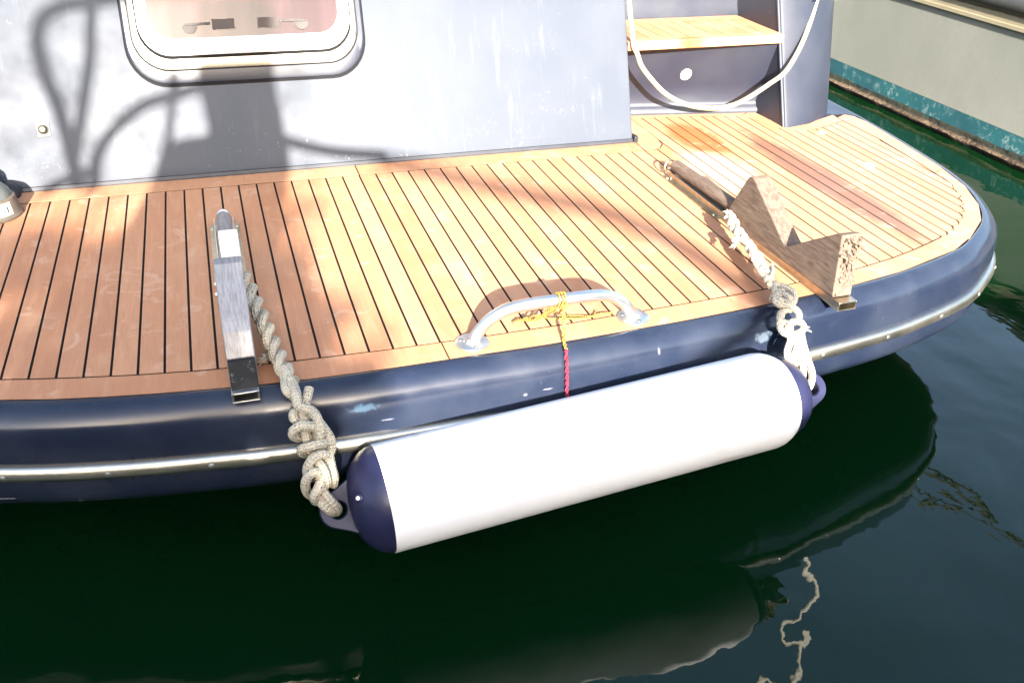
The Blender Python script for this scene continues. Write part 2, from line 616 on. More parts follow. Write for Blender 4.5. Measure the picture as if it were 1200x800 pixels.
NIB = {48: (2.331, -0.827), 49: (2.367, -0.816), 50: (2.411, -0.787), 51: (2.452, -0.761), 52: (2.496, -0.723), 53: (2.535, -0.682),
       54: (2.573, -0.632), 55: (2.612, -0.565), 56: (2.649, -0.464), 57: (2.692, -0.099)}
SEAMX = [(-12, -0.6), (0, 0.0), (34, 1.697), (38, 1.885), (43, 2.116), (48, 2.331), (49, 2.367), (50, 2.411), (51, 2.452), (52, 2.496),
         (53, 2.535), (54, 2.573), (55, 2.612), (56, 2.649), (57, 2.692)]
TOP = [(-1.0, 0.0), (1.872, 0.0), (1.900, 0.012), (1.925, 0.045), (1.934, 0.10), (1.938, 0.335), (2.10, 0.313), (2.25, 0.290), (2.350, 0.270),
       (2.372, 0.235), (2.390, 0.175), (2.405, 0.12), (2.432, 0.083), (2.470, 0.066), (2.512, 0.064), (2.562, 0.077), (2.635, 0.106), (2.692, 0.130)]

deck_poly = [(x, y) for x, y in reversed(LEFT)] + RIGHT + [(2.74, 0.20), (2.64, 0.175), (2.515, 0.125), (2.455, 0.135), (2.43, 0.20), (2.43, 0.33),
                                                           (1.83, 0.42), (1.83, 0.09), (-0.82, 0.09)]
deck_poly = [p for p in deck_poly if p[1] < 0.5]
# drop the duplicate left side above the cabin line
deck_poly = [p for p in deck_poly if not (p[0] < -0.5 and p[1] > 0.05)] + [(-0.82, 0.09)]
deck = MB().prism(deck_poly, -0.02, -0.0007).build('teak_deck', M['caulk'], boat)

G = 0.0026                                                   # half joint


def sx(n): return interp(SEAMX, n)


def polyline_between(table, x0, x1):
    pts = [(x0, interp(table, x0))] + [p for p in table if x0 + 1e-4 < p[0] < x1 - 1e-4] + [(x1, interp(table, x1))]
    return pts


def inset_prism(poly, top=0.0):
    """plank with a tiny eased top edge"""
    mb = MB()
    mb.prism(poly, -0.008, top)
    return mb


for n in range(-12, 57):
    x0, x1 = sx(n) + G, sx(n + 1) - G
    if n < 48:
        lo = [(x, y + G) for x, y in polyline_between(INNER, x0, x1)]
    else:
        a = NIB[n]
        b = NIB[n + 1]
        step = min(0.02, (b[1] - a[1]) * 0.45)
        yb = b[1] + 0.004
        w = x1 - x0
        if n == 56:
            ya = -0.40
            lo = [(x0, ya), (x0 + w * 0.55, -0.24), (x1 - 0.006, yb), (x1, yb + 0.010)]
        else:
            lo = [(x0, a[1] + step + 0.006), (x1 - w * 0.30, lerp(a[1] + step, b[1], 0.45) + 0.001), (x1 - w * 0.10, yb + 0.001), (x1, yb + 0.011)]
    up = [(x, y - G) for x, y in reversed(polyline_between(TOP, x0, x1))]
    # keep only one height at the stair corner
    up = [(x, min(y, 0.34)) for x, y in up]
    dz = random.uniform(-0.0001, 0.0003)
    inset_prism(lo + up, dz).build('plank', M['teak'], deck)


def strip(inner, outer, name='margin_board'):
    dz = random.uniform(-0.0001, 0.0003)
    poly = inner + list(reversed(outer))
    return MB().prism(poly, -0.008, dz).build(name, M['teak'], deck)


def cut(poly, xa, xb):
    """part of an x-monotone polyline"""
    t = sorted(poly)
    return polyline_between(t, xa, xb)


OUT = sorted(LEFT[:13] + RIGHT[:10])
E = 0.003


def front_margin(xa, xb, ia=None, ib=None):
    inn = [(x, y - G) for x, y in cut(INNER, xa, xb)]
    out = [(x, y + E) for x, y in cut(OUT, ia if ia is not None else xa, ib if ib is not None else xb)]
    strip(out, inn)


front_margin(-0.58, 0.9 - 0.001)
front_margin(0.9 + 0.002, 2.329, None, 2.395)
# corner boards following the nibbed plank ends
nibline = [(2.3335, -0.830)]
for n in range(48, 56):
    a, b = NIB[n], NIB[n + 1]
    step = min(0.02, (b[1] - a[1]) * 0.45)
    x0, x1 = sx(n) + G, sx(n + 1) - G
    w = x1 - x0
    nibline += [(x0 + 0.001, a[1] + step + 0.002), (x1 - w * 0.28, lerp(a[1] + step, b[1], 0.45) - 0.003), (x1 - w * 0.08, b[1] - 0.0005), (x1 + 0.0035, b[1] + 0.004)]
kk = [p for p in nibline if p[1] < -0.47]
RO = [(x - E, y + E * 0.5) for x, y in RIGHT]
outc = [(2.3985, -0.8575)] + [p for p in RO if 2.40 < p[0] < 2.70]
# split of the corner at the joint near the last nib
jx = (2.7095, -0.372)
strip(outc + [(2.7065, -0.3795)], kk + [(2.6515, -0.455), (2.6552, -0.4135)])
strip([(2.7085, -0.376)] + [p for p in RO if p[1] > -0.36] + [(2.745, 0.195)],
      [(2.6562, -0.409), (2.6784, -0.24), (2.6925, -0.101), (2.6950, -0.088), (2.6955, 0.132), (2.700, 0.17)])
# boards along the cabin, round the cabin corner, under the steps and round the column
strip([(-0.602, G), (0.898, G)], [(-0.602, 0.0875), (0.898, 0.0875)])
strip([(-0.6055, 0.0875), (-0.6055, -0.628), (-0.5835, -0.648), (-0.5835, -0.708)], [(-0.817, 0.0875), (-0.816, 0.0), (-0.797, -0.2), (-0.757, -0.40), (-0.698, -0.557), (-0.602, -0.694)])
strip([(0.902, G), (1.838, G)], [(0.902, 0.088), (1.842, 0.088)])
strip([(1.842, G), (1.872, G), (1.899, 0.0145), (1.922, 0.047), (1.931, 0.10), (1.933, 0.176)],
      [(1.846, 0.088), (1.850, 0.088), (1.855, 0.09), (1.857, 0.12), (1.857, 0.14), (1.857, 0.176)])
strip([(1.933, 0.180), (1.935, 0.337)], [(1.845, 0.180), (1.845, 0.345)])
strip([(1.845, 0.349), (1.936, 0.338), (2.10, 0.316), (2.25, 0.293), (2.349, 0.273)], [(1.845, 0.42), (1.936, 0.405), (2.10, 0.383), (2.25, 0.353), (2.418, 0.318)])
strip([(2.353, 0.271), (2.374, 0.237), (2.392, 0.177), (2.407, 0.122), (2.433, 0.086), (2.470, 0.069), (2.512, 0.067), (2.562, 0.080), (2.635, 0.109), (2.692, 0.133)],
      [(2.422, 0.315), (2.428, 0.26), (2.430, 0.21), (2.436, 0.165), (2.452, 0.140), (2.480, 0.126), (2.515, 0.123), (2.572, 0.144), (2.645, 0.178), (2.697, 0.200)])

# hull below the deck
outline = list(reversed(LEFT)) + RIGHT
outline = outline[:-1] + [(2.782, 0.17), (2.792, 0.36), (2.82, 0.8), (2.86, 1.6), (2.88, 2.8)]
outline = [(-0.88, 2.8), (-0.86, 1.6)] + outline
ol = [Vector((p.x, p.y)) for p in spline([(x, y, 0) for x, y in outline], 4)]


def normals(pl):
    out = []
    for i in range(len(pl)):
        t = (pl[min(i + 1, len(pl) - 1)] - pl[max(i - 1, 0)]).normalized()
        out.append(Vector((t.y, -t.x)))
    return out


on = normals(ol)
PROF = [(-0.03, -0.012), (-0.002, -0.012), (-0.0005, -0.001), (0.004, 0.0), (0.016, -0.003), (0.030, -0.012), (0.0395, -0.022), (0.047, -0.034), (0.0505, -0.046), (0.053, -0.07), (0.054, -0.10),
        (0.054, -0.165), (0.051, -0.19), (0.042, -0.212), (0.022, -0.228), (-0.04, -0.245), (-0.25, -0.275), (-0.40, -0.30), (-0.42, -0.5)]
rows = [[(p.x + n.x * o, p.y + n.y * o, z) for o, z in PROF] for p, n in zip(ol, on)]
hull = MB().grid(rows).build('hull', M['hull_paint'], boat, 40)
RP = [(0.050, -0.114), (0.060, -0.113), (0.066, -0.118), (0.0685, -0.127), (0.0685, -0.135), (0.066, -0.142), (0.060, -0.146), (0.050, -0.146)]
rrows = [[(p.x + n.x * o, p.y + n.y * o, z) for o, z in RP] for p, n in zip(ol, on)]
rub = MB().grid(rrows).build('rub_rail', M['rail_steel'], boat, 50)
acc = 0.0
for i in range(1, len(ol)):
    acc += (ol[i] - ol[i - 1]).length
    if acc > 0.18:
        acc = 0
        p, n = ol[i], on[i]
        if p.y < 0.3:
            MB().lathe((p.x + n.x * 0.067, p.y + n.y * 0.067, -0.131), (n.x, n.y, 0), [(0, 0.0065), (0.002, 0.006), (0.0034, 0.003), (0.0036, 0.0004)], 10).build('screw', M['steel'], rub, 50)
# hull deck strip beside the column
MB().prism([(2.70, 0.205), (2.745, 0.205), (2.776, 0.166), (2.784, 0.19), (2.792, 0.36), (2.82, 0.8), (2.86, 1.6), (2.6, 1.6), (2.6, 0.3)], -0.05, 0.0015).build('side_deck', M['navy_paint'], boat, None, 0.001)

# cabin
LEAN = 0.371
CAB = [(0.0885, -0.02), (0.0885, 0.0), (0.0885 + LEAN * 0.04, 0.04), (0.0885 + LEAN * 0.9, 0.9), (0.50, 0.98), (2.6, 1.0), (2.6, -0.02)]
cabin = MB().prism_x(CAB, -0.86, 1.837).build('cabin', M['cabin_paint'], boat, 30, 0.008, 3)
MB().prism([(1.8375, 0.08), (1.851, 0.081), (1.8525, 0.094), (1.849, 0.115), (1.8375, 0.17)], -0.001, 0.02).build('corner_foot', M['black_rubber'], boat, None, 0.002)
MB().prism_x([(0.083, -0.006), (0.083, 0.003), (0.088, 0.011), (0.098, 0.012), (0.098, -0.006)], -0.80, 1.834).build('cabin_seal', M['black_rubber'], boat)
# dark canopy above
MB().prism_x([(0.40, 0.905), (0.42, 1.0), (0.55, 2.4), (2.8, 2.5), (2.8, 0.99), (0.9, 0.99)], -0.9, 2.0).build('canopy', M['canopy'], boat, None, 0.03)

NRM = Vector((0, -1, LEAN)).normalized()
UPV = Vector((0, LEAN, 1)).normalized()
KS = math.sqrt(1 + LEAN * LEAN)


def wall(x, z, d=0.0):
    return Vector((x, 0.0885 + LEAN * z, z)) + NRM * d


def rrect(x0, x1, z0, z1, r, d, n=8):
    pts = []
    for cx, cz, a0 in ((x1 - r, z1 - r, 0), (x0 + r, z1 - r, 90), (x0 + r, z0 + r, 180), (x1 - r, z0 + r, 270)):
        for k in range(n + 1):
            a = math.radians(a0 + 90 * k / n)
            pts.append(wall(cx + r * math.cos(a), cz + r * math.sin(a), d))
    return pts


def wring(spec):
    """spec rows: (inset x, inset bottom, radius, depth)"""
    return [rrect(0.301 + ix, 0.968 - ix, 0.255 + iz, 0.72 - iz, r, d) for ix, iz, r, d in spec]


gaskets = []
window = MB().grid(wring([(-0.004, -0.006, 0.105, -0.002), (-0.002, -0.003, 0.104, 0.007), (0.002, 0.004, 0.102, 0.010), (0.014, 0.028, 0.095, 0.011), (0.016, 0.031, 0.094, 0.002)]), closed=True).build('window', M['navy_paint'], cabin, 22)
MB().grid(wring([(0.016, 0.030, 0.094, 0.001), (0.017, 0.032, 0.094, 0.013), (0.022, 0.040, 0.092, 0.016), (0.032, 0.058, 0.086, 0.016), (0.035, 0.064, 0.085, 0.010)]), closed=True).build('outer_frame', M['frame_steel'], window, 22)
MB().grid(wring([(0.035, 0.0635, 0.085, 0.006), (0.037, 0.067, 0.084, 0.020), (0.042, 0.076, 0.080, 0.025), (0.060, 0.100, 0.066, 0.025), (0.068, 0.110, 0.060, 0.018), (0.069, 0.112, 0.059, 0.004)]), closed=True).build('inner_frame', M['white_gel'], window, 22)
for g in ([(0.0140, 0.0280, 0.095, 0.003), (0.0143, 0.0284, 0.095, 0.0122), (0.0166, 0.0312, 0.094, 0.0122), (0.0170, 0.032, 0.094, 0.003)],
          [(-0.007, -0.012, 0.107, -0.003), (-0.0068, -0.0115, 0.107, 0.003), (-0.003, -0.0045, 0.105, 0.004), (-0.0025, -0.004, 0.105, -0.003)],
          [(0.0330, 0.0600, 0.086, 0.006), (0.0333, 0.0605, 0.086, 0.0170), (0.0366, 0.0665, 0.084, 0.0172), (0.0370, 0.067, 0.084, 0.006)]):
    MB().grid(wring(g), closed=True).build('gasket', M['gasket'], window, 22)


def mat_pane():
    t = NT('window_glass')
    gl = t.n.new('ShaderNodeBsdfGlossy')
    gl.inputs['Roughness'].default_value = 0.03
    tr = t.n.new('ShaderNodeBsdfTransparent')
    tr.inputs[0].default_value = (0.93, 0.88, 0.88, 1)
    fr = t.n.new('ShaderNodeFresnel')
    fr.inputs[0].default_value = 1.6
    mx = t.n.new('ShaderNodeMixShader')
    t.l.new(fr.outputs[0], mx.inputs[0])
    t.l.new(tr.outputs[0], mx.inputs[1])
    t.l.new(gl.outputs[0], mx.inputs[2])
    out = t.n['Material Output']
    t.l.new(mx.outputs[0], out.inputs[0])
    return t.m


def mat_curtain():
    t = NT('curtain_cloth')
    p = t.pos()
    x = t.sep(p)[0]
    n = t.noise(t.scale(p, (1, 0.15, 0.15)), 9, 3)
    c = t.mix(t.ramp(n, 0.35, 0.65), (0.028, 0.013, 0.017), (0.078, 0.044, 0.049))
    return t.set(c, 0.8, 0, 0.1)


pane_pts = rrect(0.301 + 0.0685, 0.968 - 0.0685, 0.255 + 0.111, 0.72 - 0.111, 0.059, 0.0105)
pm = MB()
pm.v = [tuple(p) for p in pane_pts]
pm.f = [tuple(range(len(pane_pts)))]
pm.build('pane', mat_pane(), window)
cr = []
for i in range(61):
    x = 0.355 + (0.915 - 0.355) * i / 60
    d = 0.0045 + 0.0022 * math.sin(i * 0.9) + 0.0012 * math.sin(i * 2.3)
    cr.append([wall(x, 0.35, d), wall(x, 0.62, d)])
MB().grid(cr).build('curtain', mat_curtain(), window, 60)
for cx, sgn in ((0.476, 1), (0.790, -1)):
    half = [(cx + 0.021 * math.cos(math.radians(d)), 0.398 + 0.021 * math.sin(math.radians(d))) for d in range(180, 361, 15)]
    lm = MB()
    lm.grid([[wall(x, z, 0.0106) for x, z in half], [wall(x, z, 0.0136) for x, z in half]], closed=True, caps=True)
    bar = [(cx - 0.012 * sgn, 0.3985), (cx + sgn * 0.058, 0.3985), (cx + sgn * 0.058, 0.4045), (cx - 0.012 * sgn, 0.4045)]
    lm.grid([[wall(x, z, 0.0108) for x, z in bar], [wall(x, z, 0.0150) for x, z in bar]], closed=True, caps=True)
    lm.build('latch', M['latch'], window)
    q = [(cx + sgn * 0.062, 0.386), (cx + sgn * 0.125, 0.386), (cx + sgn * 0.125, 0.412), (cx + sgn * 0.062, 0.412)]
    MB().grid([[wall(x, z, 0.0106) for x, z in q], [wall(x, z, 0.0120) for x, z in q]], closed=True, caps=True).build('hinge_plate', M['hinge'], window)

# square plate with a round knob on the cabin wall
plate = MB()
q = [wall(0.034, 0.137, 0.0), wall(0.068, 0.137, 0.0), wall(0.068, 0.172, 0.0), wall(0.034, 0.172, 0.0)]
plate.grid([[p - NRM * 0.002 for p in q], [p + NRM * 0.003 for p in q]], closed=True, caps=True)
plate = plate.build('wall_plate', M['wall_brass'], cabin, None, 0.001)
MB().lathe(wall(0.051, 0.155, 0.003), NRM, [(0, 0.014), (0.004, 0.014), (0.005, 0.011), (0.012, 0.0105), (0.016, 0.008), (0.017, 0.003)], 24).build('knob', M['wall_brass'], plate, 40)

# steps between cabin and column
ST = [(1.79, 0.405), (2.43, 0.305)]
rb, rt = (0.36, 0.0), (0.235, 0.268)


def riser_pt(x, s):
    """s 0 at the deck, 1 under the tread"""
    yb = lerp(0.40, 0.312, (x - 1.837) / (2.43 - 1.837))
    prof = [(0.0, -0.02, -0.002), (0.02, -0.022, 0.012), (0.07, -0.008, 0.024), (0.12, 0.0, 0.04), (1.0, -0.085, 0.272)]
    dy = interp([(a, b) for a, b, c in prof], s)
    z = interp([(a, c) for a, b, c in prof], s)
    return Vector((x, yb + dy, z))


SS = [0, 0.02, 0.07, 0.12, 0.4, 0.7, 1.0]
riser = MB().grid([[riser_pt(x, s) for s in SS] for x in [1.80, 1.9, 2.0, 2.1, 2.2, 2.3, 2.38, 2.41, 2.43]]).build('riser', M['navy_paint'], boat, 60)
c = riser_pt(2.13, 0.54)
rn = Vector((0, -0.94, -0.34))
MB().lathe(c + rn * -0.001, rn, [(0, 0.0225), (0.003, 0.022), (0.005, 0.016), (0.0055, 0.004)], 28).build('step_light', M['cream_plastic'], boat, 40)
tread = MB().box(1.8395, 2.4285, 0.205, 0.53, 0.274, 0.2985).build('step_tread', M['caulk'], boat)
MB().box(1.8395, 2.4285, 0.198, 0.232, 0.272, 0.303).build('nosing', M['teak'], tread, None, 0.004)
MB().box(1.8395, 2.4285, 0.475, 0.53, 0.29, 0.3015).build('edge_board', M['teak'], tread, None, 0.001)
MB().prism([(2.372, 0.234), (2.4285, 0.234), (2.4285, 0.473), (2.402, 0.473)], 0.29, 0.3015).build('edge_board', M['teak'], tread, None, 0.001)
x = 1.8395
while x < 2.368:
    x2 = min(x + 0.0475, 2.40)
    mb = MB()
    mb.prism([(x + 0.0015, 0.2345), (min(x2 - 0.0015, 2.369), 0.2345), (min(x2 - 0.0015, 2.398), 0.4725), (x + 0.0015, 0.4725)], 0.29, 0.302)
    mb.build('plank', M['teak'], tread)
    x = x2
MB().grid([[Vector((x, 0.53 - 0.0 + dy, z)) for dy, z in ((0.0, 0.28), (-0.006, 0.31), (0.01, 0.34), (0.02, 0.56))] for x in (1.80, 2.1, 2.36, 2.432)]).build('upper_riser', M['navy_paint'], boat, 40)


def col_poly(z):
    a = 0.41 * z
    b = 0.235 * z
    return [(2.431, 0.115 + a), (2.437, 0.106 + a), (2.447, 0.104 + a), (2.55, 0.128 + lerp(a, b, 0.45)), (2.66, 0.192 + lerp(a, b, 0.85)), (2.695, 0.232 + b), (2.70, 0.245 + b), (2.703, 0.30 + b), (2.74, 1.6), (2.431, 1.6)]


rows = [[(x, y, z) for x, y in col_poly(z)] for z in (-0.01, 0.0, 0.02, 0.2, 0.4, 0.7, 1.0)]
column = MB().grid(rows, closed=True, caps=True).build('column', M['navy_paint'], boat, 35)
MB().box(2.560, 2.573, 0.255, 0.31, 0.395, 0.46).build('slot_cover', M['hull_paint'], column, None, 0.002)
MB().box(2.690, 2.724, 0.318, 0.352, 0.385, 0.44).build('light_fitting', M['white_gel'], column, None, 0.004)
# strip fillet on the column's inner edge
MB().tube([(2.432, 0.113 + 0.41 * z, z) for z in (0.0, 0.25, 0.5, 0.75)], 0.0045, 10).build('corner_bead', M['cabin_paint'], column, 40)

# flush deck fittings
for (x, y, r) in ((2.488, -0.300, 0.019), (2.535, 0.028, 0.013)):
    f = MB().lathe((x, y, -0.001), (0, 0, 1), [(0, r), (0.0025, r), (0.0036, r * 0.85), (0.0028, r * 0.7), (0.003, r * 0.1)], 24).build('deck_fitting', M['white_gel'], boat, 40)
    for s in (-1, 1):
        MB().lathe((x + s * r * 0.45, y, 0.0018), (0, 0, 1), [(0, r * 0.13), (0.001, r * 0.12)], 8).build('screw', M['worn_black'], f)

# stainless grab handle
HA, HB = Vector((0.9616, -1.030, 0)), Vector((1.338, -1.018, 0))
hp = [HA, HA + Vector((0.012, 0.000, 0.022)), HA + Vector((0.040, 0.001, 0.051)), HA + Vector((0.080, 0.002, 0.069)), HA + Vector((0.14, 0.0025, 0.0745)),
      HA + Vector((0.20, 0.003, 0.0750)), HA + Vector((0.265, 0.005, 0.0735)), HB + Vector((-0.066, -0.001, 0.0645)), HB + Vector((-0.032, -0.0, 0.044)), HB + Vector((-0.011, 0, 0.020)), HB]
handle = MB().tube(spline(hp, 8), 0.0132, 20).build('grab_handle', M['steel'], boat, 60)
for c in (HA, HB):
    fl = MB().lathe((c.x, c.y, 0.0005), (0, 0, 1), [(0, 0.036), (0.003, 0.0355), (0.005, 0.032), (0.0055, 0.018), (0.010, 0.0155), (0.014, 0.0137)], 32).build('flange', M['steel'], handle, 40)
    for k in range(3):
        a = 0.6 + k * 2 * PI / 3
        MB().lathe((c.x + 0.025 * math.cos(a), c.y + 0.025 * math.sin(a), 0.0052), (0, 0, 1), [(0, 0.0048), (0.0015, 0.0045), (0.0025, 0.002)], 12).build('screw', M['dull_steel'], handle, 40)

# ---------------------------------------------------------------- chocks


def channel(xc, parent, mat, w=0.048, y0=-1.118, y1=-0.235):
    mb = MB()
    h = w / 2
    t = 0.0035
    mb.box(xc - h, xc + h, y0, y1, 0.0015, 0.0045)
    mb.box(xc - h, xc - h + t, y0, y1, 0.0046, 0.023)
    mb.box(xc + h - t, xc + h, y0, y1, 0.0046, 0.023)
    mb.box(xc - h + t + 0.0003, xc + h - t - 0.0003, y0, y0 + 0.22, 0.0195, 0.023)
    o = mb.build('channel', mat, parent, None, 0.0009)
    pl = MB().box(xc - h - 0.012, xc + h + 0.012, y1 - 0.34, y1 + 0.006, 0.0006, 0.0032).build('base_plate', M['dull_steel'], parent)
    for yy in (y1 - 0.02, y1 - 0.31):
        for s in (-1, 1):
            MB().lathe((xc + s * (h + 0.006), yy, 0.0032), (0, 0, 1), [(0, 0.0045), (0.002, 0.0043), (0.003, 0.002)], 10).build('bolt', M['steel'], parent, 40)
    return o


ch = thing('boat_chock', 'weathered wooden V chock with torn end on the right of the platform', 'chock', (1.825, -0.7, 0), 'chocks on the swim platform')
channel(1.825, ch, M['dull_steel'])
VB = [(-0.585, 0.012), (-0.676, 0.160), (-0.690, 0.169), (-0.704, 0.166), (-0.868, 0.066), (-0.880, 0.061), (-0.892, 0.064), (-1.060, 0.170), (-1.078, 0.174),
      (-1.092, 0.024)]
MB().prism_x(VB, 1.800, 1.850).build('v_block', M['weathered_wood'], ch, None, 0.003)
# torn, splintered end grain
tm = MB()
rnd = random.Random(3)
for k in range(90):
    z = rnd.uniform(0.030, 0.168)
    x = rnd.uniform(1.803, 1.848)
    yy = -1.078 - rnd.uniform(0.0, 0.010)
    L = rnd.uniform(0.004, 0.015)
    r = rnd.uniform(0.0018, 0.0045)
    tm.tube([(x, yy + 0.012, z), (x + rnd.uniform(-.003, .005), yy - L * 0.5, z + rnd.uniform(-.003, .003)), (x + rnd.uniform(-.004, .008), yy - L, z - rnd.uniform(0, .008))], [r, r * 0.8, r * 0.25], 6)
tm.build('torn_end', M['torn_wood'], ch, 50)
# brownish tube hinged at the far end
MB().tube([(1.824, y, 0.036 + (y + 0.25) * -0.03) for y in (-0.245, -0.35, -0.5, -0.63)], 0.019, 16).build('hinge_tube', M['weathered_wood'], ch, 40)
MB().tube([(1.800, -0.242, 0.03), (1.848, -0.242, 0.03)], 0.005, 10).build('hinge_pin', M['dull_steel'], ch, 40)
cl = MB()
cl.tube([(1.806 + 0.018 * math.cos(a), -0.238 + 0.006 * math.cos(a), 0.036 + 0.018 * math.sin(a)) for a in [i * 0.5 for i in range(13)]], 0.003, 8)
cl.build('split_ring', M['dull_steel'], ch, 40)

c2 = thing('boat_chock', 'grey metal chock with black front end on the left of the platform', 'chock', (0.497, -0.7, 0), 'chocks on the swim platform')
channel(0.496, c2, M['steel'], 0.050, -1.128, -0.285)
MB().prism_x([(-0.57, 0.014), (-0.675, 0.155), (-0.690, 0.163), (-0.700, 0.160), (-0.83, 0.080), (-0.84, 0.014)], 0.483, 0.524).build('far_horn', M['pale_metal'], c2, None, 0.003)
MB().prism_x([(-0.845, 0.012), (-0.85, 0.09), (-0.925, 0.208), (-0.940, 0.213), (-0.955, 0.208), (-1.040, 0.128), (-1.055, 0.112), (-1.074, 0.068), (-1.074, 0.012)], 0.470, 0.523).build('near_horn', M['brushed_metal'], c2, None, 0.003)
MB().prism_x([(-1.0743, 0.013), (-1.0743, 0.0665), (-1.080, 0.0655), (-1.114, 0.024), (-1.118, 0.013)], 0.4715, 0.5215).build('end_pad', M['worn_black'], c2, None, 0.002)
MB().tube([(0.497, y, 0.028) for y in (-0.30, -0.45, -0.60)], 0.019, 16).build('hinge_tube', M['brushed_metal'], c2, 40)
MB().tube(spline([(0.487, -0.305, 0.03), (0.486, -0.295, 0.042), (0.497, -0.289, 0.046), (0.508, -0.295, 0.042), (0.507, -0.305, 0.03)], 5), 0.0032, 8).build('end_loop', M['steel'], c2, 40)
for k, y in enumerate((-0.66, -0.71)):
    MB().lathe((0.4655, y, 0.02), (-1, 0, 0), [(0, 0.005), (0.006, 0.005), (0.008, 0.003)], 10).build('bolt', M['steel'], c2, 40)

# ---------------------------------------------------------------- fender
FL, FR = Vector((0.722, -1.245, -0.190)), Vector((1.605, -1.212, -0.137))
fa = (FR - FL).normalized()
FLEN = (FR - FL).length
R = 0.1075
fender = thing('fender', 'long white cylindrical fender with navy end caps hung along the stern', 'fender', tuple((FL + FR) / 2 - Vector((0, 0, R))))
prof = [(0.0, R)] + [(FLEN * k / 10, R) for k in range(1, 10)] + [(FLEN - 0.035, R), (FLEN - 0.018, R * 0.975), (FLEN - 0.004, R * 0.92), (FLEN + 0.006, R * 0.86)]
prof = [(-0.0, R * 0.6)] + prof + [(FLEN + 0.006, R * 0.6)]
MB().lathe(FL, fa, prof, 64).build('body', M['fender_white'], fender, 50)
side = fa.cross(Vector((0.1, -0.75, 0.66))).normalized()      # in-plate direction across the axis
face = side.cross(fa).normalized()
if face.y > 0: face = -face
for sgn, org in ((-1, FL), (1, FR)):
    ax = fa * sgn
    off = 0.0 if sgn < 0 else 0.004
    rr = R if sgn < 0 else R * 0.86
    pr = [(off - 0.001, rr * 0.985), (off + 0.012, rr * 0.972), (off + 0.028, rr * 0.90), (off + 0.044, rr * 0.77), (off + 0.056, rr * 0.60), (off + 0.064, rr * 0.38), (off + 0.067, rr * 0.12)]
    MB().lathe(org, ax, pr, 48).build('end_cap', M['navy_plastic'], fender, 60)
    # flat eye with a hole
    tip = [(0.088 + 0.036 * math.cos(math.radians(d)), 0.036 * math.sin(math.radians(d))) for d in range(70, -71, -10)]
    shape = [(0.0, 0.080), (0.022, 0.074), (0.050, 0.060), (0.074, 0.046)] + tip + [(0.074, -0.046), (0.050, -0.060), (0.022, -0.074), (0.0, -0.080)]
    hx0 = 0.088
    outp, inp = [], []
    N = 48
    for k in range(N):
        a = 2 * PI * k / N
        dx, dy = math.cos(a), math.sin(a)
        best = 1e9
        for (ax_, ay_), (bx_, by_) in zip(shape, shape[1:] + shape[:1]):
            ex, ey = bx_ - ax_, by_ - ay_
            den = dx * ey - dy * ex
            if abs(den) < 1e-12: continue
            tt = ((ax_ - hx0) * ey - ay_ * ex) / den
            uu = ((ax_ - hx0) * dy - ay_ * dx) / den
            if tt > 0 and -1e-6 <= uu <= 1 + 1e-6: best = min(best, tt)
        outp.append((hx0 + dx * best, dy * best))
        inp.append((hx0 + 0.0165 * dx, 0.0165 * dy))

    def P(u, v, t): return org + ax * (off + u) + side * v + face * t
    T = 0.013
    def sh(q, k): return [(hx0 + (u - hx0) * k, v * k) for u, v in q]
    rows = [[P(u, v, -T) for u, v in inp], [P(u, v, -T) for u, v in sh(outp, 0.93)], [P(u, v, -T * 0.5) for u, v in outp], [P(u, v, T * 0.5) for u, v in outp],
            [P(u, v, T) for u, v in sh(outp, 0.93)], [P(u, v, T) for u, v in sh(inp, 1.15)], [P(u, v, T * 0.8) for u, v in inp], [P(u, v, -T) for u, v in inp]]
    MB().grid(rows, closed=True).build('eye', M['navy_plastic'], fender, 40)
    if sgn < 0:
        vp = org + ax * 0.052 + face * 0.072
        MB().lathe(org + ax * 0.0455 + face * 0.0715 + side * -0.012, (face + ax * 0.8).normalized(), [(0, 0.010), (0.008, 0.0095), (0.011, 0.006), (0.0115, 0.001)], 16).build('valve', M['navy_plastic'], fender, 50)
        MB().lathe(org + ax * 0.0455 + face * 0.0715 + side * -0.012 + (face + ax * 0.8).normalized() * 0.0112, (face + ax * 0.8).normalized(), [(0, 0.004), (0.0015, 0.0035), (0.002, 0.001)], 12).build('valve_plug', M['white_gel'], fender, 50)

# ---------------------------------------------------------------- ropes


def frames(path):
    tans = [(path[min(i + 1, len(path) - 1)] - path[max(i - 1, 0)]).normalized() for i in range(len(path))]
    n = tans[0].orthogonal().normalized()
    out = []
    for t in tans:
        n = (n - t * n.dot(t)).normalized()
        out.append((t, n, t.cross(n)))
    return out


def arclen(path):
    L = [0.0]
    for a, b in zip(path, path[1:]): L.append(L[-1] + (b - a).length)
    return L


def twist(mb, path, rs, rh, pitch, strands=2, phase=0.0, sides=10, squash=1.0):
    fr, L = frames(path), arclen(path)
    for s in range(strands):
        pts = []
        for i, p in enumerate(path):
            a = phase + 2 * PI * (L[i] / pitch + s / strands)
            t, n, b = fr[i]
            pts.append(p + n * (rh * math.cos(a)) + b * (rh * math.sin(a)))
        mb.tube(pts, rs, sides)


def braid(mb, path, rs, wid, dep, pitch, sides=10):
    fr, L = frames(path), arclen(path)
    for s in range(3):
        pts = []
        for i, p in enumerate(path):
            a = 2 * PI * (L[i] / pitch + s / 3)
            t, n, b = fr[i]
            pts.append(p + n * (wid * math.sin(a)) + b * (dep * math.sin(2 * a)))
        mb.tube(pts, rs, sides)


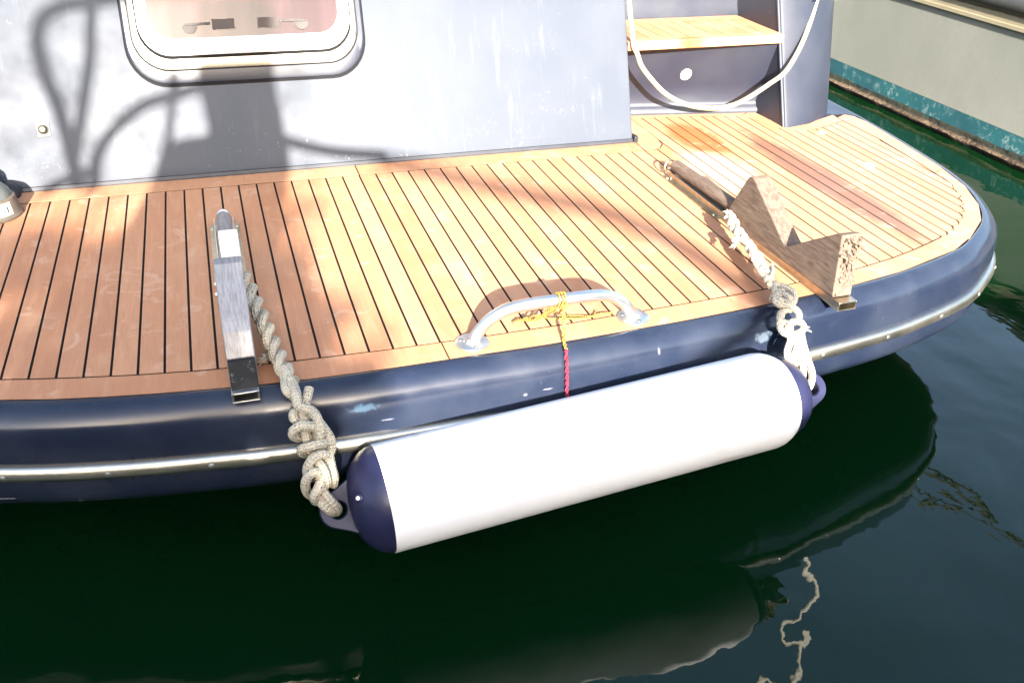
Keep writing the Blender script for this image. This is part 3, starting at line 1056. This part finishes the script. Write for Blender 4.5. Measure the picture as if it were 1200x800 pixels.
def coil(mb, path, i0, i1, rr, rs, turns, phase=0.0, sides=10, flat=1.0):
    """loops wrapped round a stretch of the path"""
    fr = frames(path)
    pts = []
    N = int(turns * 18)
    for k in range(N + 1):
        f = i0 + (i1 - i0) * k / N
        i = min(int(f), len(path) - 2)
        p = path[i].lerp(path[i + 1], f - i)
        t, n, b = fr[i]
        a = phase + 2 * PI * turns * k / N
        pts.append(p + n * (rr * math.cos(a)) + b * (rr * flat * math.sin(a)))
    mb.tube(pts, rs, sides)


def fray(mb, at, d, n, L, r, seed=1, spread=0.7):
    rd = random.Random(seed)
    d = Vector(d).normalized()
    for k in range(n):
        q = (d + Vector((rd.uniform(-1, 1), rd.uniform(-1, 1), rd.uniform(-1, 1))) * spread).normalized()
        a = Vector(at)
        mb.tube([a, a + q * L * 0.5, a + q * L * rd.uniform(0.7, 1.1) + Vector((0, 0, -L * 0.25))], [r, r * 0.9, r * 0.4], 6)


# left rope
lr = thing('rope', 'thick knotted white rope from the grey chock to the fender left eye', 'rope', (0.53, -0.74, 0.03), 'fender ropes')
eyeL = FL - fa * 0.090
up1 = spline([(0.505, -0.715, 0.060), (0.523, -0.742, 0.070), (0.537, -0.82, 0.055), (0.549, -0.90, 0.042), (0.561, -0.985, 0.030), (0.572, -1.065, 0.026), (0.580, -1.110, 0.022)], 14)
mb = MB()
twist(mb, up1, 0.0096, 0.0088, 0.096, 2, 0.6, 12)
mb.build('twisted_strands', M['rope'], lr, 60)
LEFT_STRANDS = {
    'A1': [(0.5715, -1.0931, 0.0421), (0.5778, -1.1172, 0.0356), (0.5857, -1.1422, 0.0235), (0.5885, -1.1618, 0.0051), (0.5923, -1.1872, -0.0114), (0.5925, -1.2071, -0.039), (0.5961, -1.2147, -0.0637), (0.6012, -1.2204, -0.0947)],
    'A2': [(0.5821, -1.0931, 0.0362), (0.5702, -1.1217, 0.0316), (0.5703, -1.1471, 0.0254), (0.5834, -1.1504, 0.0088), (0.5884, -1.1665, -0.0082), (0.5981, -1.1832, -0.0278), (0.5969, -1.2044, -0.0502), (0.6, -1.2143, -0.0775)],
    'C': [(0.5793, -1.132, 0.0324), (0.5838, -1.1613, 0.0261), (0.587, -1.183, 0.0154), (0.5954, -1.192, 0.011), (0.6063, -1.1955, 0.008), (0.6147, -1.2077, 0.0004), (0.6177, -1.2194, -0.0166), (0.6172, -1.2219, -0.0354), (0.6121, -1.2082, -0.0632)],
    'B': [(0.6112, -1.1447, 0.0226), (0.6047, -1.161, 0.0139), (0.5989, -1.1705, 0.0028), (0.6008, -1.1737, -0.0099), (0.6025, -1.1758, -0.0255)],
    'Lp': [(0.5967, -1.1655, -0.0105), (0.583, -1.1731, -0.0036), (0.5747, -1.1854, -0.0043), (0.5786, -1.1888, -0.0143), (0.5938, -1.1775, -0.0268)],
    'R1': [(0.6107, -1.2019, -0.0485), (0.615, -1.2108, -0.0304), (0.6052, -1.2146, -0.0155), (0.5865, -1.215, -0.0102), (0.5717, -1.212, -0.0189), (0.5692, -1.2067, -0.0337), (0.5779, -1.1971, -0.0483), (0.5939, -1.1831, -0.0566)],
    'R2': [(0.6291, -1.2027, -0.0538), (0.6245, -1.223, -0.0508), (0.6104, -1.232, -0.0446), (0.5936, -1.2337, -0.0457), (0.5814, -1.2269, -0.0524), (0.5803, -1.2193, -0.0662), (0.5939, -1.2063, -0.0822), (0.612, -1.1941, -0.0874)],
    'RS': [(0.6167, -1.1858, -0.0213), (0.6281, -1.206, -0.0344), (0.6355, -1.2174, -0.0487), (0.6355, -1.2227, -0.066), (0.6298, -1.2275, -0.0782), (0.631, -1.2338, -0.0995), (0.6338, -1.2384, -0.1226), (0.632, -1.2287, -0.1476)],
    'K1': [(0.6231, -1.2204, -0.0994), (0.6254, -1.2301, -0.0775), (0.6155, -1.2366, -0.065), (0.6001, -1.2421, -0.0664), (0.5883, -1.2446, -0.081), (0.5858, -1.2373, -0.1041), (0.5947, -1.2237, -0.1264)],
    'K2': [(0.6026, -1.2292, -0.084), (0.6107, -1.2438, -0.0839), (0.6174, -1.2529, -0.1011), (0.6185, -1.2506, -0.1226), (0.6129, -1.235, -0.1435)],
    'K3': [(0.6074, -1.2467, -0.1154), (0.602, -1.2555, -0.0901), (0.5892, -1.2576, -0.0902), (0.5795, -1.2556, -0.1097), (0.5801, -1.2474, -0.136), (0.5885, -1.2401, -0.155), (0.6012, -1.229, -0.1626)],
    'K4': [(0.6103, -1.2494, -0.1087), (0.6014, -1.2663, -0.117), (0.5924, -1.2683, -0.1337), (0.5941, -1.2572, -0.1555), (0.6043, -1.2424, -0.1666)],
    'E1': [(0.6037, -1.2437, -0.1291), (0.6145, -1.2616, -0.1457), (0.6248, -1.2666, -0.1608), (0.6334, -1.2576, -0.1839), (0.6321, -1.238, -0.2088), (0.628, -1.2158, -0.2234)],
    'E2': [(0.5957, -1.2479, -0.1414), (0.6033, -1.2631, -0.1564), (0.6138, -1.2666, -0.1716), (0.6243, -1.258, -0.19), (0.6287, -1.2339, -0.2105), (0.6271, -1.2157, -0.2209)],
}
RIGHT_STRANDS = {
    'S1': [(1.7613, -0.6677, 0.0592), (1.7729, -0.6789, 0.0566), (1.748, -0.7187, 0.0579), (1.7252, -0.7543, 0.0593), (1.734, -0.7624, 0.0535), (1.7344, -0.7869, 0.0595), (1.7395, -0.7965, 0.0552), (1.7364, -0.8101, 0.051), (1.7149, -0.8472, 0.0578), (1.701, -0.8745, 0.0589), (1.7089, -0.8783, 0.0519), (1.7103, -0.8998, 0.0589), (1.7218, -0.9011, 0.0516), (1.6971, -0.934, 0.0538), (1.6844, -0.9525, 0.0504), (1.6935, -0.9573, 0.0456), (1.6919, -0.979, 0.0508), (1.6997, -0.9779, 0.0411), (1.6877, -0.998, 0.0413), (1.6694, -1.0269, 0.0475), (1.6665, -1.0376, 0.0433), (1.6749, -1.0376, 0.0358), (1.6782, -1.0475, 0.0373), (1.6802, -1.0585, 0.0421), (1.6888, -1.0595, 0.04), (1.6888, -1.0595, 0.04)],
    'S2': [(1.7793, -0.6503, 0.0548), (1.7519, -0.6962, 0.0594), (1.7307, -0.7327, 0.0605), (1.7393, -0.7388, 0.0535), (1.7407, -0.7654, 0.0599), (1.7481, -0.7689, 0.0516), (1.7192, -0.8152, 0.0596), (1.7142, -0.8302, 0.0557), (1.7198, -0.8406, 0.0545), (1.7243, -0.857, 0.0575), (1.7275, -0.8639, 0.0499), (1.6977, -0.9083, 0.0592), (1.6873, -0.927, 0.057), (1.6967, -0.9273, 0.0478), (1.6979, -0.9474, 0.0514), (1.6983, -0.9629, 0.0518), (1.7035, -0.9635, 0.0421), (1.6884, -0.9867, 0.0439), (1.6694, -1.0154, 0.0486), (1.6775, -1.0134, 0.0385), (1.6783, -1.0289, 0.0424), (1.6865, -1.0342, 0.0427), (1.6944, -1.0324, 0.0335), (1.6747, -1.0613, 0.0399), (1.6609, -1.083, 0.0425), (1.6609, -1.083, 0.0425)],
    'S3': [(1.6932, -0.832, 0.0557), (1.6948, -0.8181, 0.06), (1.7094, -0.8234, 0.062), (1.708, -0.8616, 0.0607), (1.693, -0.9122, 0.0614), (1.6847, -0.9428, 0.0515), (1.6759, -0.9852, 0.0473), (1.6803, -1.0099, 0.0486), (1.7097, -0.9769, 0.048), (1.7213, -0.9548, 0.0449)],
    'S4': [(1.7432, -0.6855, 0.0638), (1.7512, -0.6914, 0.0549), (1.7596, -0.7137, 0.06), (1.7584, -0.7254, 0.0519), (1.7239, -0.7777, 0.0611), (1.7221, -0.7917, 0.056), (1.7272, -0.8032, 0.0534), (1.7242, -0.8268, 0.0591), (1.7302, -0.8352, 0.0563), (1.7315, -0.8447, 0.05), (1.7017, -0.8905, 0.0592), (1.6906, -0.9109, 0.0573), (1.7031, -0.9121, 0.0517), (1.7077, -0.9309, 0.0559), (1.7106, -0.934, 0.0452), (1.6816, -0.9716, 0.0531), (1.6839, -0.9749, 0.0441), (1.6866, -0.9872, 0.0435), (1.6844, -1.0067, 0.048), (1.6938, -1.0053, 0.0398), (1.6903, -1.0159, 0.0365), (1.6726, -1.0445, 0.0426), (1.6605, -1.0661, 0.0445), (1.6649, -1.0679, 0.0382), (1.6748, -1.0656, 0.0326), (1.6748, -1.0656, 0.0326)],
    'T1': [(1.6919, -1.023, 0.0345), (1.7016, -1.0422, 0.0397), (1.707, -1.073, 0.0376), (1.6857, -1.1044, 0.0342), (1.655, -1.1084, 0.0332), (1.6464, -1.0928, 0.0399), (1.6698, -1.074, 0.0444), (1.6794, -1.0996, 0.0426), (1.6778, -1.1074, 0.0207)],
    'T1b': [(1.6446, -1.0848, 0.0359), (1.6553, -1.0763, 0.0401), (1.655, -1.1024, 0.0424), (1.6732, -1.1044, 0.0335), (1.6815, -1.1074, 0.0151)],
    'T2': [(1.6667, -1.0999, 0.0176), (1.6767, -1.1104, 0.0287), (1.6907, -1.1234, 0.0186), (1.6832, -1.1354, 0.0061), (1.6515, -1.1466, 0.0095), (1.638, -1.1354, 0.0128), (1.6517, -1.1154, 0.0187), (1.6736, -1.1094, 0.0223)],
    'T3': [(1.6546, -1.1144, 0.014), (1.635, -1.141, 0.0039), (1.6369, -1.1608, -0.0053), (1.6617, -1.1676, -0.0078), (1.6884, -1.1549, -0.0065), (1.6918, -1.1387, 0.0004), (1.662, -1.147, 0.0119), (1.6444, -1.1592, 0.0051), (1.6515, -1.1658, -0.0191)],
    'D1': [(1.6616, -1.1433, -0.0051), (1.6495, -1.1693, -0.02), (1.6375, -1.1822, -0.0433), (1.6452, -1.1926, -0.0702), (1.6647, -1.1801, -0.0889)],
    'D2': [(1.6775, -1.1538, -0.0111), (1.6604, -1.1819, -0.0333), (1.6484, -1.1957, -0.0535), (1.6704, -1.1909, -0.0716), (1.6864, -1.1751, -0.0574)],
    'D3': [(1.6856, -1.1518, -0.0135), (1.6781, -1.179, -0.0315), (1.6837, -1.1973, -0.0597), (1.6926, -1.2116, -0.091), (1.6852, -1.2214, -0.1147), (1.6815, -1.2113, -0.1338), (1.6961, -1.1874, -0.1586)],
    'D4': [(1.6618, -1.1702, -0.0277), (1.6646, -1.1978, -0.0486), (1.6651, -1.2147, -0.0779), (1.6563, -1.2236, -0.1042), (1.6715, -1.215, -0.1282), (1.6992, -1.1869, -0.1568)],
}


def strands(src, names, part, parent, r, sides=12):
    mb = MB()
    for k in names: mb.tube(spline(src[k], 8), r, sides)
    return mb.build(part, M['rope'], parent, 60)


strands(LEFT_STRANDS, ('A1', 'A2', 'B', 'RS'), 'hanging_strands', lr, 0.0090)
strands(LEFT_STRANDS, ('C', 'Lp', 'R1', 'R2'), 'hitch', lr, 0.0090)
strands(LEFT_STRANDS, ('K1', 'K2', 'K3', 'K4'), 'knot', lr, 0.0092)
strands(LEFT_STRANDS, ('E1', 'E2'), 'eye_loop', lr, 0.0090)
fm = MB()
fm.tube([(0.566, -1.005, 0.028), (0.555, -1.006, 0.022), (0.546, -1.010, 0.020)], 0.009, 10)
fray(fm, (0.546, -1.010, 0.020), (-1, -0.2, 0.1), 16, 0.020, 0.0026, 4)
fm.build('frayed_end', M['rope'], lr, 60)

# right rope
rr_ = thing('rope', 'knotted white rope from the wooden chock over the edge to the fender right eye', 'rope', (1.79, -0.62, 0.06), 'fender ropes')
eyeR = FR + fa * (0.004 + 0.090)
strands(RIGHT_STRANDS, ('S1', 'S2', 'S3', 'S4'), 'chained_strands', rr_, 0.0068, 10)
strands(RIGHT_STRANDS, ('T1', 'T1b', 'T2', 'T3'), 'knot', rr_, 0.0080, 10)
strands(RIGHT_STRANDS, ('D1', 'D2', 'D3', 'D4'), 'hanging_strands', rr_, 0.0082, 10)
fm = MB()
for q, d, n_, sd in ((RIGHT_STRANDS['S1'][0], (0.2, 0.8, 0.5), 12, 6), (RIGHT_STRANDS['S3'][0], (-0.6, -0.4, 0.1), 8, 8), (RIGHT_STRANDS['S3'][-1], (0.3, 0.5, 0.6), 6, 9), (RIGHT_STRANDS['T3'][4], (0.8, -0.2, 0.5), 8, 12)):
    fray(fm, q, d, n_, 0.018, 0.0026, sd, 0.7)
fm.build('frayed_end', M['rope'], rr_, 60)

# red and yellow cord on the handle
cord = thing('cord', 'thin red and yellow cord tied to the grab handle and hanging to the fender', 'cord', (1.155, -1.03, 0.06))
cy = spline([(1.158, -1.044, 0.066), (1.158, -1.052, 0.045), (1.154, -1.062, 0.020), (1.148, -1.085, 0.008), (1.142, -1.112, 0.004)], 8)
cr_ = spline([(1.142, -1.112, 0.004), (1.139, -1.128, -0.018), (1.137, -1.140, -0.050), (1.137, -1.145, -0.085), (1.139, -1.150, -0.100), (1.142, -1.19, -0.088)], 8)
mb = MB()
twist(mb, cy, 0.0021, 0.0022, 0.028, 2, 0, 7)
for k in range(3):
    c = Vector((1.150 + k * 0.0065, -1.0265, 0.0748))
    mb.tube([c + Vector((0.002 * math.sin(a), 0.0158 * math.cos(a), 0.0158 * math.sin(a))) for a in [i * 0.42 for i in range(16)]], 0.0022, 7)
mb.tube(spline([(1.155, -1.043, 0.076), (1.160, -1.046, 0.06), (1.166, -1.043, 0.07), (1.158, -1.046, 0.082), (1.152, -1.044, 0.064)], 6), 0.0022, 7)
mb.build('yellow_lashing', M['cord_yellow'], cord, 60)
mb = MB()
twist(mb, cr_, 0.0021, 0.0022, 0.028, 2, 0.5, 7)
mb.build('red_fall', M['cord_red'], cord, 60)
rd = random.Random(5)
mb = MB()
for k in range(4):
    pts = []
    for i in range(9):
        f = i / 8
        pts.append((1.152 - f * (0.085 - k * 0.012), -1.030 + 0.055 * f + rd.uniform(-0.006, 0.006), 0.055 * (1 - f) ** 1.6 + 0.005 + rd.uniform(0, 0.006)))
    mb.tube(spline(pts, 4), 0.0019, 7)
mb.tube(spline([(1.15, -1.028, 0.05), (1.14, -0.985, 0.012), (1.19, -0.992, 0.005), (1.235, -0.997, 0.004), (1.27, -0.990, 0.005), (1.30, -0.992, 0.004)], 6), 0.0019, 7)
mb.tube(spline([(1.16, -1.03, 0.055), (1.18, -0.975, 0.006), (1.22, -0.985, 0.004), (1.25, -0.992, 0.004), (1.265, -0.975, 0.004)], 6), 0.0019, 7)
mb.build('loose_tail', M['cord_yellow'], cord, 60)

# ---------------------------------------------------------------- hose in the stairwell
hpts = spline([(1.825, 0.40, 0.60), (1.865, 0.33, 0.50), (1.852, 0.235, 0.385), (1.847, 0.190, 0.325), (1.850, 0.178, 0.292), (1.864, 0.178, 0.268), (1.887, 0.182, 0.225), (1.934, 0.19, 0.175), (1.996, 0.2, 0.122), (2.075, 0.215, 0.08), (2.15, 0.225, 0.057),
               (2.221, 0.228, 0.049), (2.285, 0.222, 0.059), (2.338, 0.205, 0.091), (2.383, 0.170, 0.142), (2.418, 0.140, 0.190), (2.482, 0.178, 0.250), (2.540, 0.228, 0.314), (2.582, 0.270, 0.381), (2.617, 0.312, 0.450), (2.64, 0.352, 0.53), (2.655, 0.46, 0.60)], 8)
tag(MB().tube(hpts, 0.0082, 14).build('hose', M['hose'], None, 60), 'cream hose looping down in front of the step riser', 'hose')

# ---------------------------------------------------------------- grey fitting at the left edge
cyl = thing('deck_lamp', 'grey cylindrical fitting with smoked dome and white sticker at the left cabin wall', 'fitting', (-0.090, -0.070, 0))
C0 = Vector((-0.088, -0.062, 0.0))
MB().lathe(C0, (0, 0, 1), [(0.0005, 0.078), (0.006, 0.079), (0.014, 0.073), (0.050, 0.067), (0.053, 0.060)], 40).build('body', M['grey_plastic'], cyl, 35)
MB().lathe(C0 + Vector((0, 0, 0.0532)), (0, 0, 1), [(0, 0.060), (0.012, 0.057), (0.026, 0.046), (0.034, 0.028), (0.037, 0.006)], 40).build('dome', M['smoked'], cyl, 60)
dirs = Vector((0.55, -0.83, 0)).normalized()
tx = Vector((0.83, 0.55, 0)).normalized()
sm = MB()
rws = []
for u in (-0.030, -0.015, 0.0, 0.015, 0.030):
    a = u / 0.071
    d = dirs * math.cos(a) + tx * math.sin(a)
    rws.append([C0 + d * (0.0735) + Vector((0, 0, 0.014)), C0 + d * 0.0685 + Vector((0, 0, 0.046))])
sticker = sm.grid(rws).build('sticker', M['white_gel'], cyl)
cu = bpy.data.curves.new('lettering', 'FONT')
cu.body = 'SE 1'
cu.size = 0.026
cu.extrude = 0.0003
cu.align_x = 'CENTER'
tmp = bpy.data.objects.new('lettering_source', cu)
lme = bpy.data.meshes.new_from_object(tmp)
bpy.data.objects.remove(tmp)
nz = (dirs * 0.0325 + Vector((0, 0, 0.005))).normalized()
upv = Vector((0, 0, 1)) - nz * nz.z
upv.normalize()
mt = Matrix((tx, upv, nz)).transposed().to_4x4()
mt.translation = C0 + dirs * 0.0732 + Vector((0, 0, 0.021))
lme.transform(mt)
lme.materials.clear()
lme.materials.append(M['black_rubber'])
lt = bpy.data.objects.new('lettering', lme)
link(lt)
put(lt, sticker)
kn = MB()
kn.lathe((-0.125, 0.055, 0.0), (0, -0.1, 1), [(0, 0.05), (0.05, 0.055), (0.075, 0.050), (0.095, 0.030), (0.10, 0.005)], 24)
kn.lathe((-0.070, 0.065, 0.0), (0, 0, 1), [(0, 0.040), (0.022, 0.040), (0.034, 0.028), (0.038, 0.005)], 24)
tag(kn.build('rubber_cap', M['black_rubber'], None, 50), 'black rubber knobs beside the cabin wall at the far left', 'cap')

# ---------------------------------------------------------------- neighbouring boat
nb = thing('moored_boat', 'pale grey moored boat hull with teal stripe and weedy waterline', 'boat', (4.6, 1.0, WZ))
ys = [-5.0, -3, -1.5, 0, 1.5, 3.0, 5.0, 8.0]


def hx(y): return 0.05 * (abs(y - 1.25) - 2.75) ** 1.6 if abs(y - 1.25) > 2.75 else 0.0


def nbgrid(prof, name, mat, sm=40, sub=None):
    rows = [[(x + hx(y), y, z) for x, z in prof] for y in (sub or ys)]
    return MB().grid(rows).build(name, mat, nb, sm)


nbgrid([(4.067, -0.314), (4.083, -0.05), (4.085, 0.121)], 'hull', M['pale_hull'])
nbgrid([(4.065, -0.42), (4.068, -0.3135)], 'boot_stripe', M['teal'])
fine = [y * 0.02 for y in range(-60, 170)]
wr = []
for y in [-5, -3] + fine + [5, 8]:
    r = []
    for z, o in ((-0.60, 0.0), (-0.468, 0.0), (-0.446, 0.020), (-0.431, 0.026), (-0.418, 0.014), (-0.407, 0.009), (-0.398, 0.006), (-0.393, -0.006)):
        w = noise.noise((y * 7, z * 30, 1.3)) * 0.012 + noise.noise((y * 33, z * 60, 4.3)) * 0.006
        r.append((4.064 + hx(y) - max(0, o) - w * (1 if o > 0.001 else 0), y, z + w * 0.5))
    wr.append(r)
MB().grid(wr).build('weed_fringe', M['weed'], nb, 60)
nbgrid([(4.078, 0.113), (4.068, 0.119), (4.068, 0.136), (4.075, 0.138), (4.075, 0.172), (4.085, 0.179), (4.20, 0.181), (4.20, 0.113)], 'gunwale', M['cream_trim'], 30)
nbgrid([(4.096 + 0.048 * math.cos(a), 0.221 + 0.048 * math.sin(a)) for a in [i * PI / 6 for i in range(13)]], 'rubber_fender_strip', M['grey_rubber'], 60)
MB().prism([(4.19, -5), (6.6, -5), (6.6, 8), (4.19, 8)], 0.14, 0.175).build('side_deck', M['cream_trim'], nb)
MB().tube([(4.25, 1.36, 0.17), (4.25, 1.36, 2.5), (4.25, 1.36, 7.0)], 0.034, 16).build('mast', M['mast_white'], nb, 60)
a1, b1 = Vector((4.62, 1.03, 1.88)), Vector((5.02, 0.54, 2.10))
MB().tube([a1 + (a1 - b1) * 2.0, b1 + (b1 - a1) * 3.0], 0.024, 8).build('stay', M['grey_rubber'], nb)
a1, b1 = Vector((4.55, 0.93, 2.0)), Vector((5.00, 0.52, 2.14))
MB().tube([a1 + (a1 - b1) * 2.0, b1 + (b1 - a1) * 3.0], 0.018, 8).build('stay', M['grey_rubber'], nb)

# ---------------------------------------------------------------- unseen shapes added behind the camera to shade the stern


def back_from(p, y):
    """point on the plane y from which the sun throws a shadow on p"""
    p = Vector(p)
    t = (p.y - y) / SUN.y
    return p - SUN * t


rail = thing('shadow_rail', 'unseen tubular rail, bent to throw the curved shadows on the cabin wall', 'rail', (-0.7, -3.4, 0.06))  # added tubes, each bent along a shadow line on the wall


def shadow_tube(pts, y, r, name='rail_tube'):
    return MB().tube(spline([back_from(q, y) for q in pts], 8), r, 10).build(name, M['galvanised'], rail, 60)


shadow_tube([wall(0.115, 0.0), wall(0.111, 0.075), wall(0.10, 0.20), wall(0.075, 0.32), wall(0.085, 0.41), wall(0.14, 0.455), wall(0.30, 0.475), wall(0.5, 0.48)], -3.4, 0.021)
shadow_tube([wall(0.115, 0.07), wall(0.16, 0.2), wall(0.20, 0.33), wall(0.235, 0.50)], -3.36, 0.017)
shadow_tube([wall(0.15, -0.02), wall(0.18, 0.08), wall(0.24, 0.15), wall(0.32, 0.20), wall(0.42, 0.225), wall(0.50, 0.24)], -3.45, 0.018)
shadow_tube([wall(0.66, 0.10), wall(0.74, 0.07), wall(0.85, 0.04), wall(1.0, 0.02)], -3.45, 0.019)
shadow_tube([wall(0.02, -0.01), wall(0.08, 0.02), wall(0.16, 0.04)], -3.4, 0.015)
for gx in (-0.60, -0.52, 0.2):
    pass
shadow_tube([wall(0.352, 0.049), wall(0.382, 0.138), wall(0.406, 0.231), wall(0.421, 0.282)], -3.48, 0.013)
caster = thing('shadow_block', 'unseen block shaped to cast the broad shadow on the cabin wall', 'blocker', (-0.2, -3.6, 0.06))  # added block, cut to the outline of the broad wall shadow
y = -3.55
o = [wall(0.316, -0.003), wall(0.691, -0.014), wall(0.698, 0.075), wall(0.682, 0.234), wall(0.699, 0.459), wall(0.517, 0.464), wall(0.48, 0.252), wall(0.489, 0.108), wall(0.397, 0.099), wall(0.343, 0.055)]
ob = [back_from(q, y) for q in o]
prof = [(q.x, q.z) for q in ob]
b0 = ob[0]; b1_ = ob[1]
prof = [(b0.x, 0.06), (b1_.x, 0.06)] + prof[1:] + [prof[0]]
pm = MB()
n = len(prof)
pm.grid([[(px, y - 0.09, pz) for px, pz in prof], [(px, y + 0.03, pz) for px, pz in prof]], closed=True, caps=True)
pm.build('shadow_shape', M['galvanised'], caster, None, 0.01)

# unseen foliage added behind the camera, trimmed to dapple the left of the deck
sh = thing('shade_foliage', 'unseen leafy foliage, trimmed to dapple and shade the left of the deck', 'shade_foliage', (-1.3, -7.0, 1.62))
lv = MB()
rd = random.Random(11)
for k in range(17500):
    if k < 9000:
        x = rd.uniform(-1.95, -0.27)
        yy = rd.uniform(-7.25, -6.75)
        zmax = 2.61 + 0.03 * math.sin(x * 9) + (yy + 7.0) * -0.376
        z = rd.uniform(1.45, zmax)
        if x > lerp(-0.27, -0.56, max(0.0, min(1.0, (z - 2.22) / 0.36))) + 0.22 * noise.noise((7.7, x * 0.5, z * 7.0)) - 0.03 + rd.uniform(-0.05, 0.03): continue
        if noise.noise((x * 3.6 + 25.805, 9.471, z * 5.0)) < -0.25: continue
        s_ = rd.uniform(0.025, 0.05)
    else:
        x = -2.6 + 2.1 * rd.random() ** 1.35                 # fine leaves added above the top to dim the left cabin wall
        yy = rd.uniform(-7.25, -6.75)
        z = rd.uniform(2.55, 3.5)
        s_ = rd.uniform(0.011, 0.018)
    d1 = Vector((rd.uniform(-1, 1), rd.uniform(-1, 1), rd.uniform(-1, 1))).normalized()
    d2 = d1.orthogonal().normalized()
    p = Vector((x, yy, z))
    b = len(lv.v)
    lv.v += [tuple(p - d1 * s_), tuple(p + d2 * s_ * 0.5), tuple(p + d1 * s_), tuple(p - d2 * s_ * 0.5)]
    lv.f.append((b, b + 1, b + 2, b + 3))
tag(lv.build('foliage', M['leaf'], sh), kind='stuff')
MB().tube([(-1.3, -7.0, 1.6), (-1.3, -7.0, 2.1)], 0.05, 10).build('trunk', M['weathered_wood'], sh, 60)
# unseen limb added and bent to cast the soft dark streak across the planks
MB().tube(spline([back_from((a, b, 0), -6.9) for a, b in ((0.98, 0.10), (1.083, 0.016), (1.226, -0.151), (1.385, -0.308), (1.527, -0.472), (1.615, -0.712), (1.647, -0.92), (1.676, -1.026))] + [(-0.05, -6.95, 1.9), (-0.6, -7.0, 1.7), (-1.2, -7.0, 1.6)], 8), 0.03, 8).build('shadow_branch', M['weathered_wood'], sh, 60)
